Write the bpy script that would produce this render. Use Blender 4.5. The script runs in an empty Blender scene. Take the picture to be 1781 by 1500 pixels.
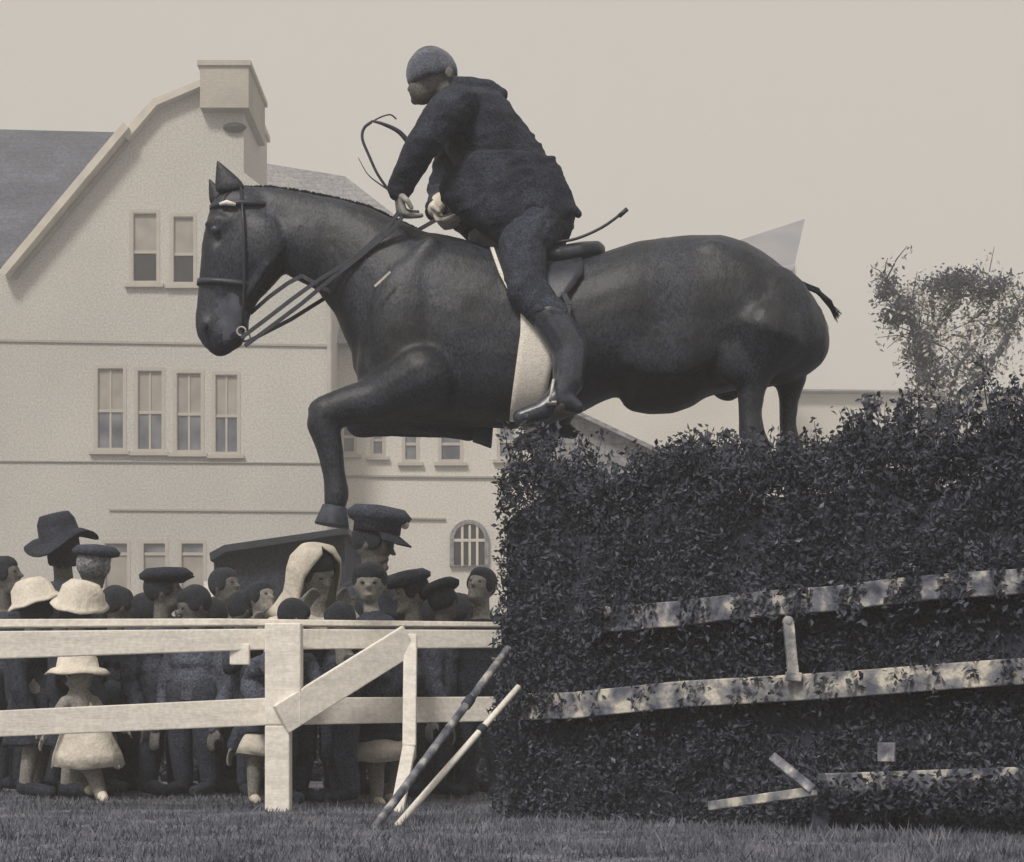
import bpy, bmesh, math, random
from mathutils import Vector, Matrix, noise
random.seed(7)
C = bpy.context.scene.collection
scn = bpy.context.scene
# ---------------------------------------------------------------- camera, sky, sun, exposure
F = 3290.0; HC = 0.35; HY = 1260.0
cam = bpy.data.cameras.new('camera'); co = bpy.data.objects.new('camera', cam); C.objects.link(co)
co.location = (0, 0, HC); co.rotation_euler = (math.radians(90), 0, 0)
cam.sensor_width = 36; cam.lens = 36*F/1781; cam.shift_y = (HY-750)/1781; cam.clip_end = 2000
scn.camera = co
w = bpy.data.worlds.new('World'); scn.world = w; w.use_nodes = True
nt = w.node_tree; nt.nodes.clear()
sky = nt.nodes.new('ShaderNodeTexSky'); sky.sky_type = 'NISHITA'; sky.sun_disc = False
SUN_EL, SUN_AZ = math.radians(48), math.radians(205)
sky.sun_elevation = SUN_EL; sky.sun_rotation = SUN_AZ; sky.dust_density = 4
hs = nt.nodes.new('ShaderNodeHueSaturation'); hs.inputs['Saturation'].default_value = 0.0
mx = nt.nodes.new('ShaderNodeMix'); mx.data_type = 'RGBA'; mx.inputs[0].default_value = 0.82
mx.inputs[7].default_value = (4.6, 4.6, 4.6, 1)      # overcast: an even cloud layer over the clear sky
ti = nt.nodes.new('ShaderNodeMix'); ti.data_type = 'RGBA'; ti.blend_type = 'MULTIPLY'; ti.inputs[0].default_value = 1
ti.inputs[7].default_value = (1.0, 0.93, 0.84, 1)
bg = nt.nodes.new('ShaderNodeBackground'); bg.inputs['Strength'].default_value = 0.117
out = nt.nodes.new('ShaderNodeOutputWorld')
L = nt.links.new
L(sky.outputs[0], hs.inputs['Color']); L(hs.outputs[0], mx.inputs[6]); L(mx.outputs[2], ti.inputs[6])
L(ti.outputs[2], bg.inputs[0]); L(bg.outputs[0], out.inputs[0])
sl = bpy.data.lights.new('sun', 'SUN'); sl.energy = 2.1; sl.angle = math.radians(12); sl.color = (1, 0.95, 0.87)
so = bpy.data.objects.new('sun', sl); C.objects.link(so)
sd = Vector((math.sin(SUN_AZ)*math.cos(SUN_EL), math.cos(SUN_AZ)*math.cos(SUN_EL), math.sin(SUN_EL)))
so.rotation_euler = sd.to_track_quat('Z', 'Y').to_euler(); so.location = sd*30
vs = scn.view_settings; vs.view_transform = 'Standard'; vs.look = 'None'; vs.exposure = 0.34; vs.gamma = 1
scn.cycles.use_denoising = True

# ---------------------------------------------------------------- helpers
def U(px, py, d): return Vector(((px-890.5)/F*d, d, HC+(HY-py)/F*d))
ORI = {}
def setp(o, label=None, cat=None, group=None, kind=None):
    if label: o['label'] = label
    if cat: o['category'] = cat
    if group: o['group'] = group
    if kind: o['kind'] = kind
    return o
def thing(name, loc, label, cat, group=None):
    o = bpy.data.objects.new(name, None); C.objects.link(o); o.location = loc; o.empty_display_size = .1
    ORI[o.as_pointer()] = Vector(loc)
    return setp(o, label, cat, group)
class MB:
    def __init__(s): s.v = []; s.f = []
    def add(s, vs, fs):
        n = len(s.v); s.v += [Vector(v) for v in vs]; s.f += [[i+n for i in f] for f in fs]
    def box(s, a, b):
        (x0, y0, z0), (x1, y1, z1) = a, b
        s.add([(x0,y0,z0),(x1,y0,z0),(x1,y1,z0),(x0,y1,z0),(x0,y0,z1),(x1,y0,z1),(x1,y1,z1),(x0,y1,z1)],
              [(0,3,2,1),(4,5,6,7),(0,1,5,4),(1,2,6,5),(2,3,7,6),(3,0,4,7)])
    def prism(s, front, back):
        n = len(front)
        s.add(list(front)+list(back), [list(range(n)), list(range(2*n-1, n-1, -1))]+[(i, i+n, (i+1) % n+n, (i+1) % n) for i in range(n)])
    def pxprism(s, pts, d, th):      # outline at distance d with a real thickness th behind it
        fr = [U(x, y, d) for x, y in pts]
        s.prism(fr, [p+Vector((0, th, 0)) for p in fr])
    def loft(s, rings, cap=True):
        n = len(rings[0]); m = len(rings)
        vs = [p for r in rings for p in r]; fs = []
        for j in range(m-1):
            for i in range(n):
                a = j*n+i; b = j*n+(i+1) % n
                fs.append((a, b, b+n, a+n))
        if cap:
            fs.append(list(range(n-1, -1, -1))); fs.append([(m-1)*n+i for i in range(n)])
        s.add(vs, fs)
    def tube(s, pts, rad, n=8):
        pts = [Vector(p) for p in pts]; rings = []
        if not isinstance(rad, (list, tuple)): rad = [rad]*len(pts)
        up = None
        for i, p in enumerate(pts):
            t = (pts[min(i+1, len(pts)-1)]-pts[max(i-1, 0)]).normalized()
            if up is None: up = t.orthogonal().normalized()
            up = (up-t*up.dot(t)).normalized(); b = t.cross(up)
            rings.append([p+(up*math.cos(2*math.pi*k/n)+b*math.sin(2*math.pi*k/n))*rad[i] for k in range(n)])
        s.loft(rings)
    def bar(s, a, b, wd, th, side=(0, 0, 1)):  # a board from a to b: wd across "side", th thick
        a, b = Vector(a), Vector(b); t = (b-a).normalized(); sd_ = Vector(side); sd_ = (sd_-t*sd_.dot(t)).normalized(); n_ = t.cross(sd_)
        r = lambda p: [p+sd_*wd/2+n_*th/2, p-sd_*wd/2+n_*th/2, p-sd_*wd/2-n_*th/2, p+sd_*wd/2-n_*th/2]
        s.loft([r(a), r(b)])
    def ball(s, c, r, nu=14, nv=9, M=None):
        c = Vector(c)
        if not isinstance(r, (list, tuple)): r = (r, r, r)
        rings = []
        for j in range(nv):
            th = math.pi*(j+.5)/nv
            ring = []
            for i in range(nu):
                ph = 2*math.pi*i/nu
                p = Vector((r[0]*math.sin(th)*math.cos(ph), r[1]*math.sin(th)*math.sin(ph), r[2]*math.cos(th)))
                if M: p = M @ p
                ring.append(c+p)
            rings.append(ring)
        s.loft(rings)
    def cap(s, a, b, ra, rb, n=12):
        a, b = Vector(a), Vector(b); t = b-a
        if t.length < 1e-6: return s.ball(a, max(ra, rb))
        t.normalize(); u = t.orthogonal().normalized(); v = t.cross(u); rings = []
        def ring(p, r): rings.append([p+(u*math.cos(2*math.pi*k/n)+v*math.sin(2*math.pi*k/n))*r for k in range(n)])
        for k in (1, 2, 3, 4): an = math.pi/2*(1-k/4.0+.02); ring(a-t*ra*math.sin(an), ra*math.cos(an))
        for k in (0, 1, 2, 3): an = math.pi/2*(k/4.0+.02); ring(b+t*rb*math.sin(an), rb*math.cos(an))
        s.loft(rings)
    def chain(s, pts):       # (point, radius) list
        for (a, ra), (b, rb) in zip(pts, pts[1:]): s.cap(a, b, ra, rb)
    def build(s, name, mat, parent=None, smooth=False, vox=None, it=6, bevel=0, sub=0):
        o0 = ORI.get(parent.as_pointer(), Vector()) if parent else Vector()
        me = bpy.data.meshes.new(name); me.from_pydata([v-o0 for v in s.v], [], s.f); me.validate(); me.update()
        bm = bmesh.new(); bm.from_mesh(me); bmesh.ops.recalc_face_normals(bm, faces=bm.faces); bm.to_mesh(me); bm.free()
        o = bpy.data.objects.new(name, me); C.objects.link(o)
        me.materials.append(mat)
        if vox or bevel or sub:
            if vox:
                m = o.modifiers.new('r', 'REMESH'); m.mode = 'VOXEL'; m.voxel_size = vox
                m = o.modifiers.new('s', 'SMOOTH'); m.factor = .5; m.iterations = it
            if bevel:
                m = o.modifiers.new('b', 'BEVEL'); m.width = bevel; m.segments = 2; m.limit_method = 'ANGLE'
            if sub:
                m = o.modifiers.new('u', 'SUBSURF'); m.levels = sub; m.render_levels = sub
            dg = bpy.context.evaluated_depsgraph_get()
            nm = bpy.data.meshes.new_from_object(o.evaluated_get(dg)); o.modifiers.clear(); o.data = nm; nm.name = name
            if not nm.materials: nm.materials.append(mat)
            me = nm
        if smooth or vox:
            for p in me.polygons: p.use_smooth = True
        if parent: o.parent = parent; ORI[o.as_pointer()] = o0
        return o
def wrinkle(o, amp, sc, st=(1, 1, 1), ridged=True, seed=0):
    me = o.data; nn = [v.normal.copy() for v in me.vertices]
    for v, n_ in zip(me.vertices, nn):
        p = Vector((v.co.x*st[0], v.co.y*st[1], v.co.z*st[2]))*sc+Vector((seed, seed*1.7, 0))
        p += noise.noise_vector(p*.5)*.6; a = noise.noise(p); b = noise.noise(p*2.1)
        f_ = (1-abs(a)*2.4)*.7+(1-abs(b)*2.4)*.3-.4 if ridged else a*.7+b*.3
        v.co += n_*f_*amp
    me.update(); return o
def ell(a, b, hw, n=20, pw=2.0):     # ring through outline points a (front/top) and b (back/bottom), half depth hw
    a, b = Vector(a), Vector(b); c = (a+b)/2; u = (a-b)/2; v = Vector((0, hw, 0)); r = []
    for k in range(n):
        t = 2*math.pi*k/n; ct, st = math.cos(t), math.sin(t)
        r.append(c+u*math.copysign(abs(ct)**(2/pw), ct)+v*math.copysign(abs(st)**(2/pw), st))
    return r

# ---------------------------------------------------------------- materials
def mat(name, c1, c2=None, sc=20, rough=.75, bump=.0, spec=.3, det=6, c3=None, stretch=None, sheen=0, bsc=None, lo=.35, hi=.65):
    m = bpy.data.materials.new(name); m.use_nodes = True; t = m.node_tree; b = t.nodes['Principled BSDF']
    b.inputs['Roughness'].default_value = rough; b.inputs['Specular IOR Level'].default_value = spec
    if sheen: b.inputs['Sheen Weight'].default_value = sheen
    if c2 is None: c2 = tuple(x*.75 for x in c1)
    tc = t.nodes.new('ShaderNodeTexCoord'); mp = t.nodes.new('ShaderNodeMapping')
    if stretch: mp.inputs['Scale'].default_value = stretch
    t.links.new(tc.outputs['Object'], mp.inputs[0])
    n = t.nodes.new('ShaderNodeTexNoise'); n.inputs['Scale'].default_value = sc; n.inputs['Detail'].default_value = det
    t.links.new(mp.outputs[0], n.inputs['Vector'])
    r = t.nodes.new('ShaderNodeValToRGB'); r.color_ramp.elements[0].position = lo; r.color_ramp.elements[1].position = hi
    r.color_ramp.elements[0].color = (*c2, 1); r.color_ramp.elements[1].color = (*c1, 1)
    if c3: e = r.color_ramp.elements.new((lo+hi)/2+.04); e.color = (*c3, 1)
    t.links.new(n.outputs['Fac'], r.inputs[0]); t.links.new(r.outputs[0], b.inputs['Base Color'])
    if bump:
        n2 = t.nodes.new('ShaderNodeTexNoise'); n2.inputs['Scale'].default_value = bsc or sc*4; n2.inputs['Detail'].default_value = 8
        t.links.new(mp.outputs[0], n2.inputs['Vector'])
        bp = t.nodes.new('ShaderNodeBump'); bp.inputs['Strength'].default_value = bump; bp.inputs['Distance'].default_value = .02
        t.links.new(n2.outputs['Fac'], bp.inputs['Height']); t.links.new(bp.outputs[0], b.inputs['Normal'])
    return m
def G(v, warm=None):     # ink grey: navy when dark, warm paper when light
    if warm is None: warm = min(1, max(0, (v-.03)/.35))
    cool = Vector((.80, .93, 1.38)); wa = Vector((1.06, .99, .87)); c = cool.lerp(wa, warm)*v
    return tuple(min(1, x) for x in c)
def grain(m, sc, lo, hi, st=(1, 1, 1), sc2=None):     # fine hair, weave or roughcast speckle in the surface itself
    t = m.node_tree; b = t.nodes['Principled BSDF']; src = b.inputs['Base Color'].links[0].from_socket
    tc = t.nodes.new('ShaderNodeTexCoord'); mp = t.nodes.new('ShaderNodeMapping'); mp.inputs['Scale'].default_value = st
    n = t.nodes.new('ShaderNodeTexNoise'); n.inputs['Scale'].default_value = sc; n.inputs['Detail'].default_value = 2
    r = t.nodes.new('ShaderNodeMapRange'); r.inputs[1].default_value = .36; r.inputs[2].default_value = .64; r.inputs[3].default_value = lo; r.inputs[4].default_value = hi
    mm = t.nodes.new('ShaderNodeMix'); mm.data_type = 'RGBA'; mm.blend_type = 'MULTIPLY'; mm.inputs[0].default_value = 1
    t.links.new(tc.outputs['Object'], mp.inputs[0]); t.links.new(mp.outputs[0], n.inputs['Vector']); t.links.new(n.outputs['Fac'], r.inputs[0])
    cb = t.nodes.new('ShaderNodeCombineColor'); [t.links.new(r.outputs[0], cb.inputs[i]) for i in range(3)]
    t.links.new(src, mm.inputs[6]); t.links.new(cb.outputs[0], mm.inputs[7]); t.links.new(mm.outputs[2], b.inputs['Base Color'])
    return m
M = {}
M['horse'] = mat('horse_coat', G(.029), G(.010), 5, .50, .12, .42, 8, bsc=140, stretch=(1, 1, .6))
M['mane'] = mat('mane_hair', G(.03), G(.018), 30, .7, .4, .2, stretch=(1, 1, 6))
M['hoof'] = mat('hoof_horn', G(.07), G(.04), 30, .6)
M['muzzle'] = mat('muzzle_skin', G(.13), G(.05), 14, .6, .1)
M['tweed'] = mat('rider_jacket_wool', G(.042), G(.022), 9, .9, .3, .2, 9, bsc=200)
M['breech'] = mat('rider_breeches', G(.052), G(.03), 12, .85, .3, .2, bsc=120)
M['cap'] = mat('cap_felt', G(.125), G(.085), 25, .9, .3, .2, bsc=200, sheen=.3)
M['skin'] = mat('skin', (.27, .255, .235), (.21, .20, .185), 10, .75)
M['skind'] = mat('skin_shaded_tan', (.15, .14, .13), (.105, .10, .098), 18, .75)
M['glove'] = mat('pale_leather', (.40, .38, .35), (.3, .285, .265), 40, .7, .2)
M['boot'] = mat('boot_leather', G(.05), G(.03), 12, .32, .05, .5)
M['leather'] = mat('dark_leather', G(.045), G(.025), 30, .45, .1, .4)
M['pleather'] = mat('pale_strap', (.62, .57, .49), (.42, .39, .35), 60, .6)
M['girth'] = mat('white_webbing', (.88, .83, .75), (.80, .75, .68), 50, .85, .3, bsc=200)
M['metal'] = mat('steel', (.6, .58, .55), (.4, .39, .37), 30, .3)
M['wpaint'] = mat('white_paint', (.86, .815, .745), (.76, .72, .66), 9, .75, .12, .3, 9, stretch=(.5, 1, 3), bsc=50, hi=.55)
M['wpaint2'] = mat('weathered_white_paint', (.60, .56, .49), G(.12), 13, .8, .4, .3, 9, c3=G(.30), bsc=50, lo=.38, hi=.62)
M['wpaint3'] = mat('mossy_white_paint', (.50, .47, .43), G(.07), 17, .85, .4, .2, 9, c3=G(.22), bsc=50, lo=.36, hi=.64)
M['dpaint'] = mat('dark_creosote', G(.07), G(.04), 14, .8, .3)
M['plaster'] = mat('plaster', (.54, .52, .485), (.45, .435, .41), .35, .9, .3, .2, 10, bsc=14, lo=.3, hi=.7)
M['plaster2'] = mat('pale_plaster', (.66, .625, .575), (.58, .55, .50), .4, .9, .3, .2, 10, bsc=14)
M['trim'] = mat('pale_trim', (.62, .57, .50), (.52, .48, .42), 3, .8)
M['belt'] = mat('moulding_and_shadow_line', (.38, .36, .34), (.31, .30, .28), 3, .9)
M['glass'] = mat('window_glass', G(.20), G(.06), 2.2, .3, 0, .4)
M['glassd'] = mat('dark_open_window', G(.025), G(.012), 2, .5, 0, .2)
M['curtain'] = mat('window_blind', (.38, .35, .31), (.27, .25, .23), 2.5, .9)
M['wframe'] = mat('window_frame', (.47, .435, .39), (.42, .39, .35), 5, .85)
def tiles(name, c1, c2, sx, sz):
    m = mat(name, c1, c2, 1.2, .9, .3, .2, 9, bsc=20); t = m.node_tree; b = t.nodes['Principled BSDF']
    w1 = t.nodes.new('ShaderNodeTexBrick'); w1.inputs['Scale'].default_value = sx
    w1.inputs['Color1'].default_value = (1, 1, 1, 1); w1.inputs['Color2'].default_value = (.78, .78, .78, 1); w1.inputs['Mortar'].default_value = (.5, .5, .5, 1)
    w1.inputs['Mortar Size'].default_value = .02; w1.inputs['Brick Width'].default_value = .45; w1.inputs['Row Height'].default_value = .28
    tc = t.nodes.new('ShaderNodeTexCoord'); mp = t.nodes.new('ShaderNodeMapping'); mp.inputs['Rotation'].default_value = (math.radians(90), 0, 0)
    t.links.new(tc.outputs['Object'], mp.inputs[0]); t.links.new(mp.outputs[0], w1.inputs['Vector'])
    mm = t.nodes.new('ShaderNodeMix'); mm.data_type = 'RGBA'; mm.blend_type = 'MULTIPLY'; mm.inputs[0].default_value = .6
    src = b.inputs['Base Color'].links[0].from_socket
    t.links.new(src, mm.inputs[6]); t.links.new(w1.outputs[0], mm.inputs[7]); t.links.new(mm.outputs[2], b.inputs['Base Color'])
    return m
M['roof'] = tiles('dark_roof_tiles', G(.12), G(.08), 1.6, 1)
M['roof2'] = tiles('grey_roof_tiles', G(.30), G(.24), 1.6, 1)
M['roof3'] = tiles('pale_grey_roof_tiles', G(.46), G(.38), 1.2, 1)
M['brick'] = tiles('chimney_brick', G(.46), G(.38), 7, 1)
M['shed'] = mat('tarred_boards', G(.045), G(.03), 6, .9, .4, stretch=(8, 1, .5))
M['leaf'] = mat('hedge_leaf', G(.085), G(.034), 7, .6, 0, .3, 6)
M['leafp'] = mat('pale_twig_leaf', G(.22), G(.08), 9, .6)
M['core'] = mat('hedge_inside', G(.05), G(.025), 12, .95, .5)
M['bark'] = mat('bark', G(.08), G(.04), 15, .9, .5)
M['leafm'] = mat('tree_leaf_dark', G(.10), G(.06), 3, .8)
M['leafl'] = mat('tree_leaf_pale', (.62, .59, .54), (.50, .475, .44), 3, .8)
M['grass'] = mat('turf', G(.20), G(.07), 3.5, .95, .6, .1, 12, bsc=40)
M['blade'] = mat('grass_blade', G(.22), G(.065), 5, .8, 0, .2, 8)
CL = {'dark': mat('navy_cloth', G(.055), G(.035), 8, .9, .4, .2, bsc=90), 'black': mat('black_cloth', G(.04), G(.026), 8, .9, .4, .2, bsc=90),
      'grey': mat('grey_cloth', G(.11), G(.065), 8, .9, .4, .2, bsc=90), 'mid': mat('slate_cloth', G(.075), G(.045), 8, .9, .4, .2, bsc=90),
      'white': mat('white_cotton', (.74, .68, .59), (.60, .55, .48), 9, .9, .5, .2, bsc=25), 'hair': mat('dark_hair', G(.035), G(.018), 40, .6, .6, .3, stretch=(1, 1, 5)),
      'hairl': mat('light_hair', G(.28), G(.15), 40, .6, .5)}

for k_, a_ in (('horse', (130, .45, 1.9, (1, 1, .6))), ('tweed', (150, .5, 1.8)), ('breech', (150, .55, 1.7)), ('cap', (140, .6, 1.5)), ('boot', (90, .7, 1.5)), ('mane', (90, .6, 1.8)),
               ('plaster', (26, .82, 1.14)), ('plaster2', (26, .85, 1.12)), ('roof', (14, .7, 1.3)), ('roof2', (14, .75, 1.25)), ('wpaint', (60, .90, 1.06)), ('grass', (70, .5, 1.6)), ('girth', (150, .85, 1.08)), ('skind', (120, .7, 1.3)), ('skin', (90, .75, 1.2)), ('shed', (40, .6, 1.6))): grain(M[k_], *a_)
for k_ in CL: grain(CL[k_], 95, .6 if k_ != 'white' else .88, 1.6 if k_ != 'white' else 1.06)
# ---------------------------------------------------------------- ground
def gz(x, y): return .012*noise.noise(Vector((x*1.5, y*1.5, 0)))+.02*noise.noise(Vector((x*.3, y*.3, 3)))
g = MB(); xs = [-300, -100, -40, -15]+[-6+.25*i for i in range(49)]+[15, 40, 100, 300]; ys = [-50, -10, 0, 2]+[3+.25*i for i in range(45)]+[18, 25, 40, 80, 200, 400]
vs_ = [(x, y, gz(x, y) if abs(x) < 7 and 2 < y < 15 else -.02) for y in ys for x in xs]; n = len(xs)
g.add(vs_, [(j*n+i, j*n+i+1, (j+1)*n+i+1, (j+1)*n+i) for j in range(len(ys)-1) for i in range(n-1)])
setp(g.build('ground', M['grass'], smooth=True), kind='structure')
rg = random.Random(3); g = MB()
for k in range(70000):
    y = 4.3+rg.random()**1.4*6.2; x = (rg.random()*2-1)*(.33*y+.25)
    h = .012+.024*rg.random()**2+(.02 if rg.random() < .02 else 0); h *= 1+.7*noise.noise(Vector((x*2, y*2, 1)))
    a = rg.random()*6.28; lx, ly = math.cos(a)*.003, math.sin(a)*.003; bx, by = rg.gauss(0, .35)*h, rg.gauss(0, .35)*h; z = gz(x, y)-.003
    g.add([(x-lx, y-ly, z), (x+lx, y+ly, z), (x+lx*.6+bx*.5, y+ly*.6+by*.5, z+h*.6), (x+bx, y+by, z+h)], [(0, 1, 2, 3)])
setp(g.build('grass', M['blade']), 'rough mown turf blades across the show ring', 'grass', kind='stuff')

# ---------------------------------------------------------------- the big gabled house and its wings
DH = 38.0
def windowp(parent, x0, y0, x1, y1, d, top, bot, split=None, mull=False):
    a, b = U(x0, y1, d), U(x1, y0, d); fw = .07
    f = MB()
    for (p, q) in (((a.x-fw, a.z-fw), (a.x, b.z+fw)), ((b.x, a.z-fw), (b.x+fw, b.z+fw)), ((a.x, b.z), (b.x, b.z+fw)), ((a.x, a.z-fw), (b.x, a.z))):
        f.box((p[0], d-.07, p[1]), (q[0], d+.06, q[1]))
    zs = U(0, split or (y0+y1)/2, d).z
    f.box((a.x, d-.03, zs-.03), (b.x, d+.04, zs+.03))
    xm = (a.x+b.x)/2
    if mull: f.box((xm-.02, d-.02, a.z), (xm+.02, d+.03, b.z))
    wo = f.build('window', M['wframe'], parent)
    p = MB(); p.box((a.x+.002, d+.0, zs+.03), (b.x-.002, d+.02, b.z-.002)); p.build('pane', top, wo)
    p = MB(); p.box((a.x+.002, d+.0, a.z+.002), (b.x-.002, d+.02, zs-.03)); p.build('pane', bot, wo)
    s = MB(); s.box((a.x-fw-.08, d-.16, a.z-fw-.07), (b.x+fw+.08, d-.005, a.z-fw-.002)); s.build('sill', M['wframe'], wo)
    return wo
def wall_cut(mb, poly, holes, d, th):   # front wall as a thick slab with window recesses cut right through
    import itertools
    fr = [(U(x, y, d).x, U(x, y, d).z) for x, y in poly]
    bm = bmesh.new()
    for yy in (d, d+th):
        pass
    bm.free()
base = U(280, 1300, DH); base.z = 0
ho = thing('gabled_house', base, 'tall pale plastered house with a steep gable, chimney and rows of narrow windows', 'house')
gz0 = 1300
wl = [(-60, gz0), (-60, 470), (10, 470), (25, 458), (215, 232), (272, 176), (346, 146), (424, 138), (424, 300), (500, 360), (577, 440), (577, gz0)]
m = MB()
wins = [(232, 372, 273, 490), (302, 378, 337, 492), (170, 642, 215, 780), (240, 646, 282, 782), (308, 650, 350, 784), (375, 653, 413, 787),
        (183, 946, 222, 1045), (250, 946, 288, 1045), (316, 946, 354, 1045)]
def boolwall(name, poly, d, th, holes, matl, parent):
    mm = MB(); mm.pxprism(poly, d, th); o = mm.build(name, matl, parent)
    if holes:
        cb = MB()
        for (x0, y0, x1, y1) in holes:
            a, b = U(x0, y1, d), U(x1, y0, d); cb.box((a.x, d-.4, a.z), (b.x, d+.18, b.z))
        c = cb.build('cut', matl, parent)
        md = o.modifiers.new('b', 'BOOLEAN'); md.operation = 'DIFFERENCE'; md.object = c; md.solver = 'EXACT'
        dg = bpy.context.evaluated_depsgraph_get(); nm = bpy.data.meshes.new_from_object(o.evaluated_get(dg)); o.modifiers.clear(); o.data = nm; nm.name = name
        bpy.data.objects.remove(c, do_unlink=True)
    return o
boolwall('wall', wl, DH, 3.6, wins, M['plaster'], ho)
for i, (x0, y0, x1, y1) in enumerate(wins):
    if i < 2: windowp(ho, x0, y0, x1, y1, DH+.06, M['curtain'], M['glassd'], y0+.57*(y1-y0))
    elif i < 6: windowp(ho, x0, y0, x1, y1, DH+.06, M['curtain'], M['glass'], y0+.53*(y1-y0), True)
    else: windowp(ho, x0, y0, x1, y1, DH+.06, M['glass'], M['curtain'], y0+18)
def pxbar(mb, p, q, d, wpx, th):
    a, b = U(*p, d), U(*q, d); mb.bar(a, b, wpx/F*d, th, (0, 0, 1) if abs(b.x-a.x) > abs(b.z-a.z)*.01 else (1, 0, 0))
m = MB(); pxbar(m, (8, 478), (222, 222), DH-.22, 13, .35); m.build('bargeboard_and_shadow', M['trim'], ho)
m = MB(); pxbar(m, (26, 484), (236, 232), DH-.05, 3, .08); m.build('bargeboard_and_shadow', M['belt'], ho)  # thin dark strip standing in for the shadow line along the bargeboard
for (p, q, t_) in (((-50, 592), (576, 602), 4), ((190, 887), (576, 890), 3), ((-50, 802), (576, 806), 2)):
    m = MB(); pxbar(m, p, q, DH-.01, t_, .06); m.build('string_course', M['belt'], ho)
m = MB(); m.tube([U(573, 430, DH-.1), U(574, 1290, DH-.1)], .05); m.build('drainpipe', M['belt'], ho, True)
# half hip cap and chimney
hp = MB(); f0 = [U(x_, y_, DH-.24) for x_, y_ in ((208, 234), (266, 172), (345, 140), (426, 132), (426, 142), (347, 151), (272, 183), (222, 242))]
hp.prism(f0, [p+Vector((0, 3.95, 0)) for p in f0]); rf = hp.build('roof', M['trim'], ho)
ch = MB(); a, b = U(352, 196, DH), U(436, 124, DH); ch.box((a.x, DH-.3, a.z), (b.x, DH+2.2, b.z)); ch.box((a.x-.05, DH-.35, b.z), (b.x+.05, DH+2.25, b.z+.1))
ch.build('chimney', M['brick'], ho)
v = MB(); c_ = U(408, 222, DH-.05); v.ball((c_.x, DH-.04, c_.z), (.24, .1, .1)); v.build('vent', M['glassd'], ho, True)
# left wing
lw = thing('house_wing', Vector((U(-200, 0, 42).x, 42, 0)), 'long wing with dark tiled roof running left from the gabled house', 'house wing')
xl, xr = U(-420, 0, 40).x, U(260, 0, 40).x
ez, rz = U(0, 458, 39.6).z, U(0, 226, 45).z
m = MB(); m.box((xl, 40, 0), (U(30, 0, 40).x, 49, ez-.1)); m.build('wall', M['plaster'], lw)
m = MB(); pr = lambda x, dz=0: [(x, 39.5, ez-.1+dz), (x, 45, rz-.02*abs(x-xl)+dz), (x, 50.5, ez-.1+dz), (x, 45, ez-.1+dz)]
m.prism([(xl, 39.5, ez-.1), (xl, 45, rz+.1), (xl, 50.5, ez-.1)], [(xr, 39.5, ez-.1), (xr, 45, rz-.1), (xr, 50.5, ez-.1)]); m.build('roof', M['roof'], lw)
# right wing with hipped roof
rw = thing('house_wing', Vector((U(760, 0, 42).x, 42, 0)), 'lower wing with hipped grey roof behind the horse, slit windows below', 'house wing')
xa, xb = U(577, 0, 39.5).x+.01, U(940, 0, 39.5).x
ez2 = U(0, 600, 39.5).z; rz2 = U(0, 281, 44.5).z; xr2 = U(600, 0, 44.5).x; xra = U(440, 0, 44.5).x
wins2 = [(650, 742, 665, 790), (705, 746, 724, 800), (768, 746, 800, 800), (870, 742, 892, 795), (598, 735, 616, 786)]
def rwx(px): return U(px, 0, 39.5).x
boolwall('wall', [(578.5, gz0), (578.5, 604), (940, 604), (940, gz0)], 39.5, 9.5, wins2, M['plaster2'], rw)
for (x0, y0, x1, y1) in wins2: windowp(rw, x0, y0, x1, y1, 39.56, M['glass'], M['glass'])
m = MB(); e0 = ez2-.05
m.add([(xa, 39.1, e0), (xb+.4, 39.1, e0), (xb+.4, 49.9, e0), (xa-3, 49.9, e0), (xra, 44.5, rz2), (xr2, 44.5, rz2-.35), (xa-3, 39.1+8.95, e0)],
      [(0, 1, 5, 4), (1, 2, 5), (2, 3, 4, 5), (0, 4, 3), (0, 3, 2, 1)]); m.build('roof', M['roof2'], rw)
def archp(x0, x1, y0, y1, n=12):
    xm, r = (x0+x1)/2, (x1-x0)/2; return [(x1, y1)]+[(xm+r*math.cos(math.pi*k/n), y0+r-r*math.sin(math.pi*k/n)) for k in range(n+1)]+[(x0, y1)]
m = MB(); P_ = archp(782, 850, 904, 985); Q_ = archp(789, 843, 911, 984); fr_ = [U(x, y, 39.40) for x, y in P_]; iq = [U(x, y, 39.40) for x, y in Q_]; bk = Vector((0, .095, 0)); n_ = len(P_)
m.add(fr_+iq+[p+bk for p in fr_]+[p+bk for p in iq], [(k, (k+1) % n_, n_+(k+1) % n_, n_+k) for k in range(n_)]+[(k, 2*n_+k, 2*n_+(k+1) % n_, (k+1) % n_) for k in range(n_)]+[(n_+k, n_+(k+1) % n_, 3*n_+(k+1) % n_, 3*n_+k) for k in range(n_)])
aw = m.build('window', M['roof2'], rw)
m = MB(); m.prism([U(x, y, 39.47) for x, y in archp(789.5, 842.5, 911.5, 983)], [U(x, y, 39.49) for x, y in archp(789.5, 842.5, 911.5, 983)]); m.build('pane', M['glassd'], aw)
m = MB()
for x_ in (804, 817, 830): m.bar(U(x_, 914, 39.44), U(x_, 984, 39.44), .05, .03, (1, 0, 0))
m.bar(U(789, 940, 39.435), U(843, 940, 39.435), .06, .03); m.build('glazing_bars', M['trim'], aw)
for yy, t_ in ((828, 3), (900, 3)):
    m = MB(); m.bar(U(582, yy, 39.47), U(938 if yy < 890 else 775, yy+3, 39.47), t_/F*39.5, .055); m.build('string_course', M['belt'], rw)

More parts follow.
